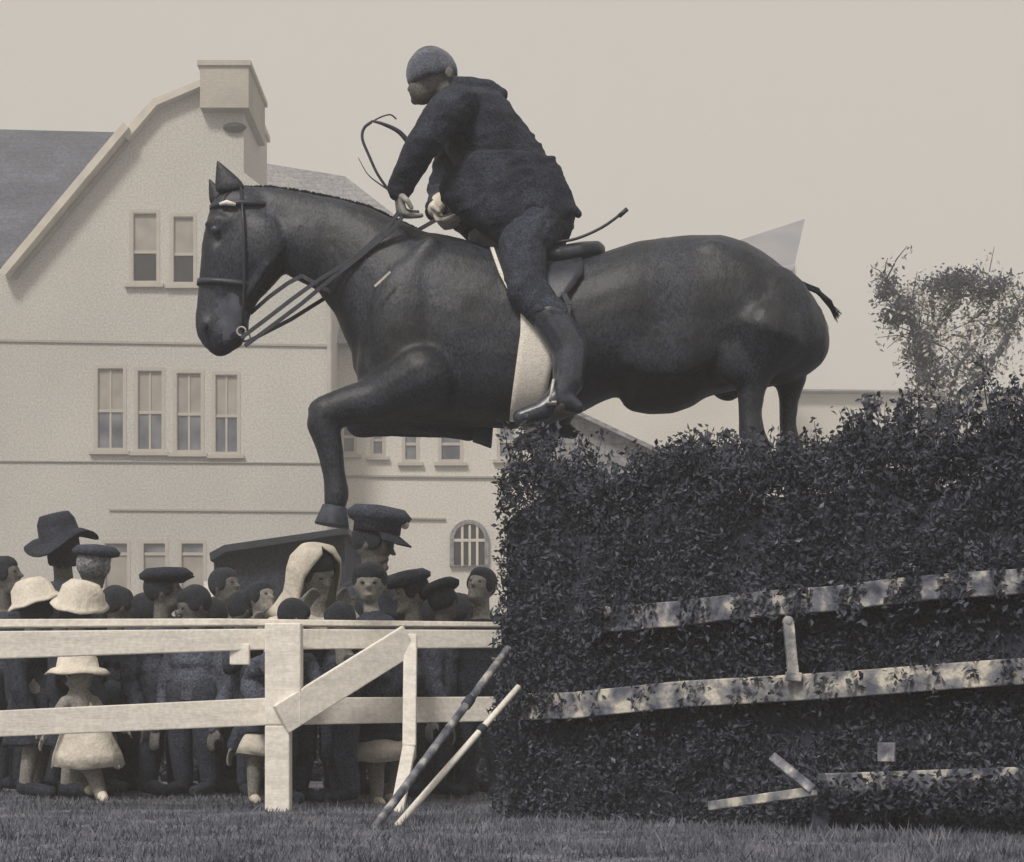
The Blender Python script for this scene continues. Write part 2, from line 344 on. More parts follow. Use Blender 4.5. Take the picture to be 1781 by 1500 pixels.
# low shed roofs beyond the hedge
sh = thing('low_shed', Vector((U(1070, 0, 26).x, 26, 0)), 'low shed with a grey lean-to roof seen under the belly of the horse', 'shed')
def q3(pts, d): return [U(x, y, d) for x, y in pts]
fr = q3([(930, 1280), (930, 690), (1235, 832), (1235, 1280)], 26)
m = MB(); m.prism(fr, [p+Vector((0, 4, 0)) for p in fr]); m.build('wall', M['roof2'], sh)
fr = q3([(915, 672), (915, 680), (1256, 840), (1256, 832)], 25.8); m = MB(); m.prism(fr, [p+Vector((0, 4.4, 0)) for p in fr]); m.build('roof', M['roof2'], sh)
# far house with a grey roof behind the rump
fh = thing('distant_house', Vector((U(1300, 0, 60).x, 60, 0)), 'distant pale house whose grey roof shows above the rump of the horse', 'house')
fr = q3([(975, 1280), (975, 520), (1386, 460), (1386, 1280)], 60); m = MB(); m.prism(fr, [p+Vector((0, 8, 0)) for p in fr]); m.build('wall', M['plaster2'], fh)
a, b, c, d_ = U(990, 520, 59.7), U(1380, 470, 59.7), U(1400, 381, 63), U(1180, 452, 63)
m = MB(); m.add([a, b, c, d_, a+Vector((0, 9, 0)), b+Vector((0, 9, 0))], [(0, 1, 2, 3), (1, 5, 2), (4, 3, 2, 5), (0, 3, 4), (0, 4, 5, 1)]); m.build('roof', mat('far_slates', G(.27), G(.22), .8, .95), fh)
# long low stand on the right
lb = thing('long_stand', Vector((U(1600, 0, 70).x, 70, 0)), 'long low pale stand far off behind the small tree', 'stand')
fr = q3([(1300, 1275), (1300, 684), (1900, 690), (1900, 1275)], 70); m = MB(); m.prism(fr, [p+Vector((0, 6, 0)) for p in fr]); m.build('wall', M['plaster2'], lb)
fr = q3([(1290, 676), (1290, 679), (1910, 685), (1910, 682)], 69.6); m = MB(); m.prism(fr, [p+Vector((0, 7, 0)) for p in fr]); m.build('roof', M['roof2'], lb)
# tarred pavilion behind the spectators
tp = thing('dark_pavilion', Vector((U(490, 0, 14).x, 14, 0)), 'dark open shed with sloping roof behind the spectators, left of the hedge', 'shed')
fr = q3([(372, 1290), (372, 975), (392, 952), (600, 922), (600, 1290)], 14); m = MB(); m.prism(fr, [p+Vector((0, 2.2, 0)) for p in fr]); m.build('wall', M['shed'], tp)
fr = q3([(364, 962), (390, 948), (606, 917), (606, 928), (394, 960), (366, 976)], 13.85); m = MB(); m.prism(fr, [p+Vector((0, 2.5, 0)) for p in fr]); m.build('roof', M['leather'], tp)
m = MB(); m.bar(U(364, 1012, 13.7), U(364, 1285, 13.7), .07, .07, (1, 0, 0)); m.build('post', M['wpaint'], tp)

# ---------------------------------------------------------------- leaves, hedges, tree
def leaf(mb, c, s, rnd, up=0):
    d = Vector((rnd.gauss(0, 1), rnd.gauss(0, 1), rnd.gauss(up, 1))).normalized(); q = d.orthogonal().normalized()
    q = Matrix.Rotation(rnd.random()*6.28, 3, d) @ q
    n_ = d.cross(q)*s*.12
    mb.add([c, c+d*s*.5+q*s*.27+n_, c+d*s, c+d*s*.5-q*s*.27+n_], [(0, 1, 2, 3)])
def interp(tab, x):
    if x <= tab[0][0]: return tab[0][1]
    for (a, b), (c, d) in zip(tab, tab[1:]):
        if x <= c: return b+(d-b)*(x-a)/(c-a)
    return tab[-1][1]
HA, HB = Vector((-.07, 7.15, 0)), Vector((1.57, 5.8, 0)); hdir = (HB-HA).normalized(); hnor = Vector((hdir.y, -hdir.x, 0))
if hnor.y > 0: hnor = -hnor
HL = (HB-HA).length+.9
prof = [(848, 850), (870, 822), (900, 800), (940, 805), (975, 832), (1010, 848), (1060, 842), (1100, 812), (1160, 782), (1230, 800), (1300, 806), (1345, 795), (1400, 800), (1450, 755), (1500, 745), (1560, 775),
        (1600, 785), (1650, 752), (1700, 750), (1781, 708), (2100, 650)]
def pxof(p): return 890.5+p.x/p.y*F
def htop(t, off=0):
    p = HA+hdir*t; return HC+(HY-interp(prof, pxof(p)))/F*p.y
hb = HA+hdir*1.0
hd = thing('brush_hedge', (hb.x, hb.y, 0), 'tall dark clipped hedge forming the jump under the horse', 'hedge')
m = MB(); TH = .42; N = 40; rows = []
for i in range(N+1):
    t = .03+(HL-.03)*i/N; z = htop(t)-.10; p = HA+hdir*t
    rows.append([p-hnor*.05+Vector((0, 0, .0)), p-hnor*.04+Vector((0, 0, z-.08)), p-hnor*(TH*.5)+Vector((0, 0, z)), p-hnor*(TH-.05)+Vector((0, 0, z-.08)), p-hnor*(TH-.05)])
m.loft(rows); m.build('core', M['core'], hd)
rh = random.Random(11); m = MB(); mp_ = MB(); tw = MB()
for k in range(88000):
    t = rh.random()*HL; p = HA+hdir*t; z1 = htop(t)
    if rh.random() < .72:
        dep = abs(rh.gauss(0, .035)); zz = rh.random()*z1
        dep -= .055*noise.noise(Vector((t*4, zz*4, 0)))+.035*noise.noise(Vector((t*11, zz*11, 4)))
        c = p-hnor*(dep)+Vector((0, 0, zz))
    else: c = p-hnor*(rh.random()*TH)+Vector((0, 0, z1-abs(rh.gauss(0, .05))+.05*noise.noise(Vector((t*6, 0, 5)))+.035*noise.noise(Vector((t*17, 0, 2)))))
    (mp_ if rh.random() < .035 else m).add([], [])
    leaf(mp_ if rh.random() < .03 else m, c, .011+.022*rh.random()**1.5, rh, .3)
for k in range(1500):     # the cut end on the left
    z1 = htop(.02); c = HA+hdir*(.02+abs(rh.gauss(0, .03)))-hnor*rh.random()*TH+Vector((0, 0, rh.random()*z1)); leaf(m, c, .02+.02*rh.random(), rh)
for k in range(420):      # shoots standing above the clipped top
    t = rh.random()*HL; p = HA+hdir*t; px_ = pxof(p); z1 = htop(t); tall = .05+.07*rh.random()
    if px_ < 935: tall *= 1.5
    if 970 < px_ < 1070: tall *= .5
    if px_ > 1400: tall *= 1.5
    q = p-hnor*rh.random()*TH+Vector((0, 0, z1-.06)); e = q+Vector((rh.gauss(0, .3)*tall, rh.gauss(0, .3)*tall, tall+.05))
    tw.tube([q, (q+e)/2+Vector((rh.gauss(0, .008), 0, 0)), e], [.003, .0025, .0012], 4)
    for j in range(int(10+tall*110)):
        f_ = .3+.72*rh.random(); leaf(mp_ if rh.random() < .12 else m, q.lerp(e, f_)+Vector((rh.gauss(0, .012), rh.gauss(0, .012), rh.gauss(0, .006))), .016+.016*rh.random(), rh, .4)
m.build('foliage', M['leaf'], hd); mp_.build('pale_leaves', M['leafp'], hd); tw.build('twigs', M['bark'], hd)
# low shrubbery of leaves, added to darken the gaps behind the spectators
m = MB(); c0 = thing('dark_backdrop', (-1.6, 12.2, 0), 'low dark shrubbery of leaves added for the darkness behind the row of spectators', 'backdrop')
k_ = MB(); k_.box((-3.9, 12, -.02), (.0, 12.8, .90)); k_.build('core', M['core'], c0)
for k in range(24000):
    x = -4.0+4.05*rh.random(); z1 = 1.02+.10*noise.noise(Vector((x*2.2, 0, 9)))
    if rh.random() < .7: c = Vector((x, 11.95-abs(rh.gauss(0, .05)), rh.random()*z1))
    else: c = Vector((x, 11.95+.8*rh.random(), z1-abs(rh.gauss(0, .04))))
    leaf(m, c, .03+.03*rh.random(), rh)
m.build('foliage', M['leaf'], c0)
# tree on the right
DT = 24.0
tr = thing('small_tree', Vector((U(1612, 0, DT).x, DT, 0)), 'small thin crowned tree with dark forked limbs above the hedge', 'tree')
tk = MB(); P = lambda x, y, dy=0: U(x, y, DT)+Vector((0, dy, 0))
tk.tube([P(1616, 1290), P(1612, 1000), P(1606, 800), P(1612, 700)], [.15, .12, .10, .085]); tk.build('trunk', M['bark'], tr, True)
limbs = [([(1612, 720, 0), (1608, 650, .1), (1600, 600, 0), (1580, 560, -.2), (1552, 525, -.3), (1528, 490, -.3)], .07), ([(1612, 700, 0), (1625, 640, .3), (1640, 560, .5), (1640, 488, .6)], .05),
         ([(1608, 760, 0), (1640, 715, -.2), (1690, 668, -.3), (1735, 610, -.3), (1758, 545, -.3), (1800, 500, -.2)], .06), ([(1690, 668, -.3), (1680, 600, 0), (1695, 555, .1), (1745, 510, .2)], .035),
         ([(1640, 560, .5), (1680, 505, .3), (1740, 508, .2)], .03), ([(1632, 620, .2), (1600, 560, .3), (1590, 500, .3)], .028), ([(1640, 715, -.2), (1650, 650, -.5), (1700, 590, -.7)], .03)]
lm = MB(); dk = MB(); pl = MB(); rt = random.Random(5)
for pts, r in limbs:
    P3 = [P(*p) for p in pts]; lm.tube(P3, [1.35*r*(1-.72*i/(len(P3)-1)) for i in range(len(P3))], 6)
    for j in range(20):
        s_ = rt.random()*(len(P3)-1); i = int(s_); q = P3[i].lerp(P3[i+1], s_-i); e = q+Vector((rt.gauss(0, .25), rt.gauss(0, .3), rt.gauss(.05, .25)))
        lm.tube([q, (q+e)/2+Vector((0, 0, .05)), e], [.012, .008, .004], 4)
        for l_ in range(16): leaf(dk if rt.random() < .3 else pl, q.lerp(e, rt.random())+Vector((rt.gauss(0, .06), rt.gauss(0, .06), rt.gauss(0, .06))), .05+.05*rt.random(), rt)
for (x, y, rx, rz_, nn) in [(1560, 545, .18, .15, 420), (1618, 655, .2, .16, 420), (1660, 492, .42, .10, 700), (1725, 505, .3, .09, 420), (1540, 505, .1, .12, 160), (1745, 560, .15, .2, 300), (1700, 640, .2, .2, 240), (1600, 600, .14, .2, 260), (1640, 725, .22, .15, 300)]:
    for k in range(int(nn*2.1)):
        c = P(x, y)+Vector((rt.gauss(0, rx*.45), rt.gauss(0, .3), rt.gauss(0, rz_*.45))); leaf(dk, c, .035+.04*rt.random(), rt)
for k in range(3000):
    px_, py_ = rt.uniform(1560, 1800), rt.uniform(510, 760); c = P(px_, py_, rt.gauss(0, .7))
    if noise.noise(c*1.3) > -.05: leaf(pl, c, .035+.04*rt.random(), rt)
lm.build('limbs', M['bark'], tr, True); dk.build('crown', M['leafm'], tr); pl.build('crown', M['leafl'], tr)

# ---------------------------------------------------------------- rails fixed to the hedge
hr = thing('jump_rails', (HA.x+.8, HA.y-.65, 0), 'weathered white rails fixed across the front of the hedge jump', 'jump rails')
def hpt(px, py, out=.05):   # point on the hedge's front plane seen at px,py
    dx = (px-890.5)/F; # solve (t*dx, t) on the line HA+s*hdir+hnor*out
    O = HA+hnor*out; t = (O.x*hdir.y-O.y*hdir.x)/(dx*hdir.y-hdir.x); return U(px, py, t)
def railh(p, q, wpx, mt, name='rail', out=.05, par=hr):
    a, b = hpt(*p, out), hpt(*q, out); m = MB(); N_ = 10
    rings = []
    for i in range(N_+1):
        c = a.lerp(b, i/N_); wv = wpx/F*c.y/2*(1+.0*rh.random()); j = .003*rh.gauss(0, 1)
        rings.append([c+Vector((0, 0, wv+j)), c+Vector((0, 0, -wv+j)), c-hnor*.03+Vector((0, 0, -wv+j)), c-hnor*.03+Vector((0, 0, wv+j))])
    m.loft(rings); return m.build(name, mt, par, bevel=.004)
railh((1010, 1082), (2000, 985), 44, M['wpaint3'])
railh((905, 1232), (2000, 1152), 46, M['wpaint2'])
m = MB(); a, b = hpt(1371, 1082, .075), hpt(1380, 1176, .075); m.bar(a, b, .035, .03, (1, 0, 0)); m.ball(a, .02); m.bar(b+Vector((-.025, 0, -.0)), b+Vector((.025, 0, -.005)), .03, .035); m.build('upright', M['wpaint2'], hr, bevel=.003)
# leaves that hang over the rails
m = MB()
for k in range(2600):
    px_ = rh.uniform(1010, 1800); up = rh.random() < .75; py_ = (1082-.098*(px_-1010) if up else 1225-.073*(px_-905))+rh.gauss(0, 26)
    if noise.noise(Vector((px_*.022, up*7, 0))) > -.02: leaf(m, hpt(px_, py_, .062), .016+.018*rh.random(), rh)
for k in range(900):      # low leaves and stalks growing over the board and brace
    px_ = rh.uniform(1230, 1790); leaf(m, hpt(px_, 1385-.03*(px_-1230)+rh.gauss(0, 18), .14+.04*rh.random()), .018+.02*rh.random(), rh)
for k in range(500):
    up = rh.random() < .5; px_ = (1005 if up else 900)+abs(rh.gauss(0, 45)); py_ = (1082-.098*(px_-1010) if up else 1230-.073*(px_-905))+rh.gauss(-8, 18); leaf(m, hpt(px_, py_, .062), .016+.018*rh.random(), rh)
m.build('hanging_leaves', M['leaf'], hr)
# foot brace and ground board of the jump
fb = thing('foot_brace', hpt(1360, 1400, .3)*1.0, 'pale angled wooden foot brace lying at the foot of the hedge', 'brace')
fb.location.z = 0; ORI[fb.as_pointer()] = fb.location.copy()
def Ug(px, py, dmax=6.2):    # board pieces near the ground
    return U(px, py, dmax)
m = MB(); m.bar(U(1345, 1318, 6.0), U(1416, 1376, 5.85), .03, .03, (0, 1, 0)); m.build('strut', M['wpaint3'], fb, bevel=.003)
m = MB(); m.bar(U(1418, 1376, 5.85), U(1235, 1402, 6.15), .03, .025); m.build('foot', M['wpaint2'], fb, bevel=.003)
gb = thing('ground_board', hpt(1600, 1400, .12), 'mossy stained board lying along the foot of the hedge on the right', 'board'); gb.location.z = 0; ORI[gb.as_pointer()] = gb.location.copy()
m = MB(); a, b = hpt(1425, 1362, .12), hpt(1990, 1345, .12); m.bar(a, b, .06, .03); m.build('board', M['wpaint3'], gb, bevel=.004)
m = MB(); m.bar(a-Vector((0, 0, .04)), Vector((a.x, a.y, 0)), .05, .04, (1, 0, 0)); m.bar(b-Vector((0, 0, .04)), Vector((b.x, b.y, 0)), .05, .04, (1, 0, 0)); m.build('peg', M['dpaint'], gb)
nb = thing('number_plate', hpt(1542, 1308, .09), 'small square pale plate fixed low on the dark hedge', 'plate')
m = MB(); a = hpt(1542, 1308, .08); m.bar(a-hdir*.03, a+hdir*.03, .06, .008); m.build('plate', M['wpaint3'], nb); m = MB(); m.tube([a-Vector((0, -.006, -.02)), Vector((a.x, a.y+.006, 0))], .005); m.build('stake', M['bark'], nb)

# ---------------------------------------------------------------- white rail fence on the left
ft = [(-80, 7.25), (0, 7.3), (497, 7.68), (870, 8.1)]
fd = lambda px: interp(ft, px)
fe = thing('rail_fence', Vector((U(300, 0, 7.5).x, 7.5, 0)), 'white painted post and rail fence in front of the spectators', 'fence')
def frail(tops, bots, th, mt, name, off=0):
    m = MB(); rings = []
    xs_ = sorted(set([p[0] for p in tops]+[p[0] for p in bots]))
    for x in xs_:
        d = fd(x)+off; a, b = U(x, interp(tops, x), d), U(x, interp(bots, x), d)
        rings.append([a, b, b+Vector((0, th, 0)), a+Vector((0, th, 0))])
    m.loft(rings); return m.build(name, mt, fe, bevel=.004)
frail([(-80, 1098), (0, 1098), (440, 1094), (872, 1096)], [(-80, 1147), (0, 1146), (462, 1130), (872, 1127)], .035, M['wpaint'], 'rail')
frail([(-80, 1240), (0, 1236), (462, 1214), (862, 1212)], [(-80, 1286), (0, 1282), (462, 1262), (856, 1255)], .035, M['wpaint'], 'rail')
frail([(-80, 1077), (0, 1077), (380, 1076), (870, 1082)], [(-80, 1092), (0, 1091), (380, 1088), (870, 1090)], .10, M['wpaint'], 'top_plank', .036)
m = MB(); a, b = U(466, 1415, 7.66), U(528, 1086, 7.66); m.box((a.x, 7.56, -.02), (b.x-.045, 7.655, U(0, 1262, 7.6).z)); m.box((a.x, 7.56, U(0, 1262, 7.6).z+.001), (b.x, 7.655, b.z)); m.build('post', M['wpaint'], fe, bevel=.006)
m = MB(); m.bar(U(488, 1252, 7.54), U(712, 1112, 7.8), .125, .03); m.build('brace_board', M['wpaint'], fe, bevel=.004)
m = MB(); m.box((U(398, 0, 7.6).x, 7.62, U(0, 1156, 7.6).z), (U(432, 0, 7.6).x, 7.66, U(0, 1120, 7.6).z)); m.build('rail_bracket', M['wpaint'], fe, bevel=.004)
m = MB(); a = U(714, 1105, 7.82); m.bar(a, U(712, 1300, 7.7), .055, .05, (1, 0, 0)); m.bar(U(712, 1300, 7.7), Vector((U(690, 0, 7.6).x, 7.6, -.01)), .052, .048, (1, 0, 0)); m.build('post', M['wpaint'], fe, bevel=.005)
# sloping guide poles
for i, (p, q, r, mt, lb_) in enumerate([((650, 1446, 6.3), (884, 1128, 7.0), .015, M['wpaint3'], 'longer stained guide pole leaning from the turf to the left end of the hedge'),
                                 ((690, 1436, 6.5), (902, 1195, 6.95), .012, M['wpaint'], 'shorter white guide pole leaning right of the longer pole against the hedge')]):
    a, b = U(*p), U(*q); a.z = .0
    o = thing('guide_pole', (a.x, a.y, 0), lb_, 'pole', 'poles leaning on the hedge end')
    m = MB(); m.tube([a, a.lerp(b, .35), a.lerp(b, .7), b], [r, r, r*.97, r*.95], 12); m.build('pole', mt, o, True)
    m = MB(); m.tube([a.lerp(b, .66), a.lerp(b, .70)], r+.004, 12); m.build('collar', M['dpaint'], o, True)
# ---------------------------------------------------------------- the horse
D = 7.72
def H(px, py, dy=0): p = U(px, py, D); p.y = D+dy; return p
s1 = D/F
hx = thing('horse', (H(1000, 0).x, D, 0), 'dark bay horse in mid leap over the hedge, neck arched and near foreleg stretched down', 'horse')
m = MB()
bodyst = [(612, 470, 640, .07), (628, 440, 672, .13), (655, 415, 705, .19), (700, 402, 733, .235), (760, 408, 738, .26), (820, 422, 742, .275), (890, 442, 746, .285), (950, 456, 740, .295), (1010, 452, 718, .31),
          (1045, 444, 698, .315), (1070, 436, 689, .32), (1100, 426, 690, .32), (1150, 416, 708, .31), (1200, 412, 700, .30), (1250, 412, 684, .30), (1290, 424, 676, .30), (1335, 450, 672, .285), (1375, 481, 664, .26), (1405, 511, 652, .215), (1428, 548, 635, .15), (1440, 580, 615, .07)]
bodyst = [(x, t, b, h*.87) for x, t, b, h in bodyst]
m.loft([ell(H(x, t), H(x, b), hw, 24, 2.25) for x, t, b, hw in bodyst])
neck = [((425, 324), (470, 455), .062), ((470, 325), (508, 484), .068), ((530, 334), (552, 506), .08), ((590, 347), (583, 548), .10), ((640, 359), (604, 600), .13), ((690, 384), (628, 655), .17), ((750, 408), (690, 722), .22), ((820, 430), (780, 735), .24)]
m.loft([ell(H(*a), H(*b), hw, 22, 2.1) for a, b, hw in neck])
head = [((388, 332), (436, 326), .045), ((370, 350), (465, 348), .075), ((360, 380), (487, 385), .088), ((352, 420), (500, 430), .092), ((349, 455), (498, 470), .086), ((346, 485), (474, 498), .070), ((343, 512), (450, 522), .058), ((340, 540), (436, 548), .053), ((338, 562), (430, 574), .053), ((343, 586), (426, 594), .050), ((354, 604), (412, 606), .040), ((370, 615), (396, 612), .02)]
m.loft([ell(H(*a), H(*b), hw, 20, 2.2) for a, b, hw in head])
def hc(l): return [(H(x, y, dy), r*s1) for x, y, r, dy in l]
# cheek, eye ridge, nostril
m.ball(H(458, 432, -.075), (.095, .035, .12)); m.ball(H(458, 432, .075), (.095, .035, .12)); m.ball(H(385, 405, -.078), (.035, .022, .03)); m.ball(H(385, 405, .078), (.035, .022, .03))
for sg in (-1, 1):
    m.chain([(H(378, 440, sg*.078), .016), (H(384, 490, sg*.066), .014), (H(392, 530, sg*.05), .010)]); m.chain([(H(470, 470, sg*.085), .022), (H(435, 520, sg*.058), .014)])
    m.chain([(H(366, 398, sg*.066), .018), (H(384, 388, sg*.086), .017), (H(402, 396, sg*.088), .014)])
m.ball(H(384, 612, 0), (.045, .03, .022)); m.ball(H(362, 570, -.042), (.03, .018, .036)); m.ball(H(362, 570, .042), (.03, .018, .036)); m.ball(H(402, 598, 0), (.05, .035, .028))
# shoulder and quarter masses
for sg in (-1, 1):
    m.ball(H(715, 590, sg*.15), (.17, .09, .30)); m.ball(H(1318, 570, sg*.15), (.22, .11, .23))
    Ms = Matrix.Rotation(math.radians(28), 3, 'Y'); m.ball(H(716, 510, sg*.155), (.07, .045, .22), 14, 10, Ms); m.ball(H(752, 628, sg*.175), (.14, .055, .14)); m.ball(H(655, 610, sg*.09), (.07, .07, .16))
    m.ball(H(1232, 470, sg*.165), (.11, .05, .08)); m.ball(H(1262, 630, sg*.17), (.09, .07, .14), 14, 10, Matrix.Rotation(math.radians(-25), 3, 'Y')); m.ball(H(1378, 582, sg*.10), (.11, .09, .15)); m.ball(H(1310, 545, sg*.16), (.17, .06, .15), 14, 10, Matrix.Rotation(math.radians(35), 3, 'Y'))
    m.ball(H(560, 430, sg*.060), (.18, .035, .10), 14, 10, Matrix.Rotation(math.radians(22), 3, 'Y')); m.ball(H(1150, 600, sg*.22), (.24, .05, .18))
m.ball(H(655, 650, -.08), (.08, .1, .14)); m.ball(H(655, 650, .08), (.08, .1, .14))
m.loft([ell(H(x, 600), H(x, b), hw, 18) for x, b, hw in [(1074, 680, .06), (1084, 706, .14), (1098, 715, .19), (1130, 720, .21), (1170, 718, .21), (1205, 706, .20), (1240, 682, .17), (1265, 672, .1)]])
# near foreleg (stretched), far foreleg (tucked)
m.chain(hc([(735, 672, 62, -.16), (665, 708, 43, -.15), (612, 718, 35, -.15), (576, 728, 31, -.15), (568, 748, 29, -.15), (580, 790, 24, -.15), (588, 835, 20, -.15), (592, 866, 22, -.15), (590, 880, 21, -.15)]))
m.ball(H(563, 724, -.15), (.05, .05, .045))
m.chain(hc([(800, 672, 55, .15), (700, 700, 42, .15), (625, 722, 32, .15), (680, 728, 22, .15), (780, 733, 20, .16), (815, 738, 21, .16)]))
# hind legs
m.chain(hc([(1320, 600, 75, -.14), (1302, 655, 38, -.14), (1299, 690, 25, -.14), (1297, 728, 20, -.14), (1300, 765, 23, -.14), (1310, 790, 24, -.14), (1308, 870, 17, -.15), (1296, 940, 15, -.15), (1290, 985, 18, -.15)]))
m.chain(hc([(1370, 580, 62, .14), (1384, 645, 30, .14), (1381, 690, 18, .14), (1379, 728, 16, .14), (1382, 762, 20, .14), (1392, 785, 21, .14), (1388, 870, 16, .15), (1374, 940, 15, .15), (1368, 985, 18, .15)]))
body = m.build('body', M['horse'], hx, vox=.0095, it=20)
wrinkle(body, .005, 6, (1, 1, .7), False, 3); wrinkle(body, .0012, 26, (1.6, 1, .6), True, 8)
# hooves
def hoof(px, py, dy, ang):
    m = MB(); rings = []
    for k, (h, r) in enumerate([(0, .045), (.03, .052), (.075, .064), (.08, .062)]):
        rings.append([Vector((r*math.cos(a)*1.1, r*math.sin(a), -h)) for a in [2*math.pi*i/16 for i in range(16)]])
    R = Matrix.Rotation(ang, 3, 'Y'); c = H(px, py, dy)
    m.loft([[c+R @ p for p in r_] for r_ in rings]); return m.build('hoof', M['hoof'], hx, True)
body.data.materials.append(M['muzzle'])
for p_ in body.data.polygons:
    c_ = p_.center+Vector(hx.location); qx = 890.5+c_.x/s1; qy = HY-(c_.z-HC)/s1
    if ((qx-403)/30)**2+((qy-556)/44)**2+.9*noise.noise(Vector((qx, qy, 0))*.06) < .75: p_.material_index = 1
hoof(588, 888, -.15, .15); hoof(822, 738, .16, -1.5); hoof(1288, 990, -.15, .2); hoof(1366, 990, .15, .2)
# ears, mane, forelock, tail, eye, nostril
for tip, b0, b1, dy in (((380, 283), (378, 346), (430, 336), -.045), ((360, 304), (363, 354), (396, 346), .045)):
    m = MB(); rings = []
    for f_ in (0, .25, .5, .75, .97):
        c = H(*b0, dy).lerp(H(*tip, dy), f_); c2 = H(*b1, dy).lerp(H(*tip, dy), f_); wv = .026*(1-f_)**.6+.002
        bul = (math.sin(math.pi*min(1, f_+.15)))*.020
        rings.append(ell(c-Vector((bul*.3, 0, 0)), c2+Vector((bul, 0, 0)), wv, 12))
    m.loft(rings); m.build('ear', M['horse'], hx, True, sub=1)
rm = random.Random(9); m = MB()
crest = [(415, 326), (470, 326), (530, 334), (590, 347), (640, 359), (690, 383), (730, 402)]
for k in range(330):
    x = rm.uniform(415, 728); y = interp(crest, x); a = H(x, y-1.5, rm.uniform(-.012, .015)); ln = rm.uniform(.08, .17)
    pts = [a]+[a+Vector((rm.gauss(.02, .012)*j+.012*j, (.062+.03*(x-415)/300)*min(1, j*.6)+rm.gauss(0, .004), -ln*(j/3)**1.1+(.008 if j == 1 else 0))) for j in (1, 2, 3)]
    m.tube(pts, [.005, .005, .004, .0015], 4)
for k in range(50):
    a = H(rm.uniform(385, 410), rm.uniform(333, 345), rm.gauss(0, .02)); m.tube([a, a+Vector((-.03, rm.gauss(0, .01), -.03)), a+Vector((-.035+rm.gauss(0, .01), rm.gauss(0, .015), -.11))], [.004, .004, .001], 4)
m.build('mane', M['mane'], hx, True)
m = MB()
for k in range(34):
    e = rm.random(); o_ = rm.gauss(0, 1)
    pts = [H(1368, 482+o_, rm.gauss(0, .008)), H(1398, 496+o_*1.5, rm.gauss(0, .01)), H(1422, 508+o_*2, rm.gauss(0, .015)), H(1442, 528+o_*2.5, rm.gauss(0, .02)), H(1455+e*5, 552+o_*3.5, rm.gauss(0, .03))]
    m.tube(pts, [.009, .006, .004, .003, .001], 4)
for k in range(10):
    a = H(1406, 508, 0); m.tube([a, H(1430, 540+rm.gauss(0, 2), .02), H(1442+rm.gauss(0, 2), 575+rm.gauss(0, 8), .03)], [.003, .002, .001], 4)
m.build('tail', M['mane'], hx, True)
for sgn in (-1, 1):
    m = MB(); m.ball(H(381, 410, sgn*.098), (.017, .012, .014)); m.build('eye', M['boot'], hx, True)
    m = MB(); m.ball(H(360, 574, sgn*.068), (.013, .008, .018)); m.build('nostril', M['mane'], hx, True)
    m = MB(); m.tube([H(424, 588, sgn*.056), H(404, 596, sgn*.055), H(384, 602, sgn*.045)], .003, 6); m.build('mouth', M['mane'], hx, True)
m = MB(); m.chain([(H(370, 520, -.052), .020), (H(400, 555, -.05), .028), (H(412, 580, -.045), .02)]); 
m = MB()
# pale hair on muzzle: a thin skin following the muzzle loft
st_ = [((352, 512), (432, 522), .0595), ((349, 535), (424, 545), .0555), ((350, 560), (418, 568), .055)]
# bridle
def ringstrap(mb, a, b, hw, wd, th=.004, n=28, pw=2.2):
    a, b = Vector(a), Vector(b); ax = Vector((0, 1, 0)).cross((a-b).normalized()).normalized()
    r0 = ell(a, b, hw, n, pw); c = (a+b)/2
    r1 = [p+(p-c).normalized()*th for p in r0]
    i0 = len(mb.v); vs = []
    for p, q in zip(r0, r1): vs += [p-ax*wd/2, p+ax*wd/2, q+ax*wd/2, q-ax*wd/2]
    fs = []
    for k in range(n):
        j = (k+1) % n
        for e in range(4): fs.append((k*4+e, k*4+(e+1) % 4, j*4+(e+1) % 4, j*4+e))
    mb.add(vs, fs)
br = thing('bridle', H(400, 480), 'leather bridle with pale noseband on the head of the horse, reins running back', 'bridle')
m = MB(); ringstrap(m, H(345, 492), H(462, 504), .076, .022, .006); m.build('noseband', M['leather'], br, True)
m = MB(); ringstrap(m, H(368, 364), H(472, 362), .088, .02, .008); m.build('browband', M['leather'], br, True)
m = MB(); m.tube([H(388, 366, -.092), H(400, 364, -.098), H(416, 368, -.098)], [.006, .011, .007]); m.build('rosette', M['girth'], br, True)
m = MB(); m.tube([H(423, 335, -.07), H(430, 400, -.112), H(432, 450, -.112), H(428, 520, -.065), H(426, 572, -.062)], .006, 6); m.tube([H(423, 335, .07), H(430, 400, .112), H(432, 450, .112), H(428, 520, .065), H(426, 572, .062)], .006, 6); m.build('cheekpiece', M['leather'], br, True)
for sgn in (-1, 1):
    m = MB(); c = H(424, 582, sgn*.064); m.tube([c+Vector((.018*math.cos(a), 0, .018*math.sin(a))) for a in [i*math.pi/6 for i in range(13)]], .0035, 6); m.build('bit_ring', M['metal'], br, True)
for nm, pts in (('rein', [(424, 594, -.07), (470, 562, -.09), (515, 530, -.11), (556, 503, -.13), (620, 465, -.14), (676, 418, -.16), (702, 384, -.175)]),
                ('rein', [(430, 608, -.07), (480, 575, -.10), (530, 540, -.12), (565, 514, -.145), (640, 455, -.15), (694, 412, -.17), (712, 386, -.18)]),
                ('martingale_strap', [(436, 545, -.0), (470, 522, -.05), (505, 502, -.09), (530, 490, -.10), (580, 520, -.12)]),
                ('rein', [(424, 590, .07), (500, 545, .12), (560, 505, .14), (640, 440, .15), (700, 400, .13), (760, 372, .08)])):
    P3 = [H(*p) for p in pts]; m = MB(); 
    for a, b in zip(P3, P3[1:]): m.bar(a, b, .016, .005)
    m.build(nm, M['leather'], br)
m = MB(); 
for a, b in zip([(660, 525, -.268)], [(686, 500, -.262)]): m.bar(H(*a), H(*b), .009, .006)
m.build('martingale_strap', M['pleather'], br)

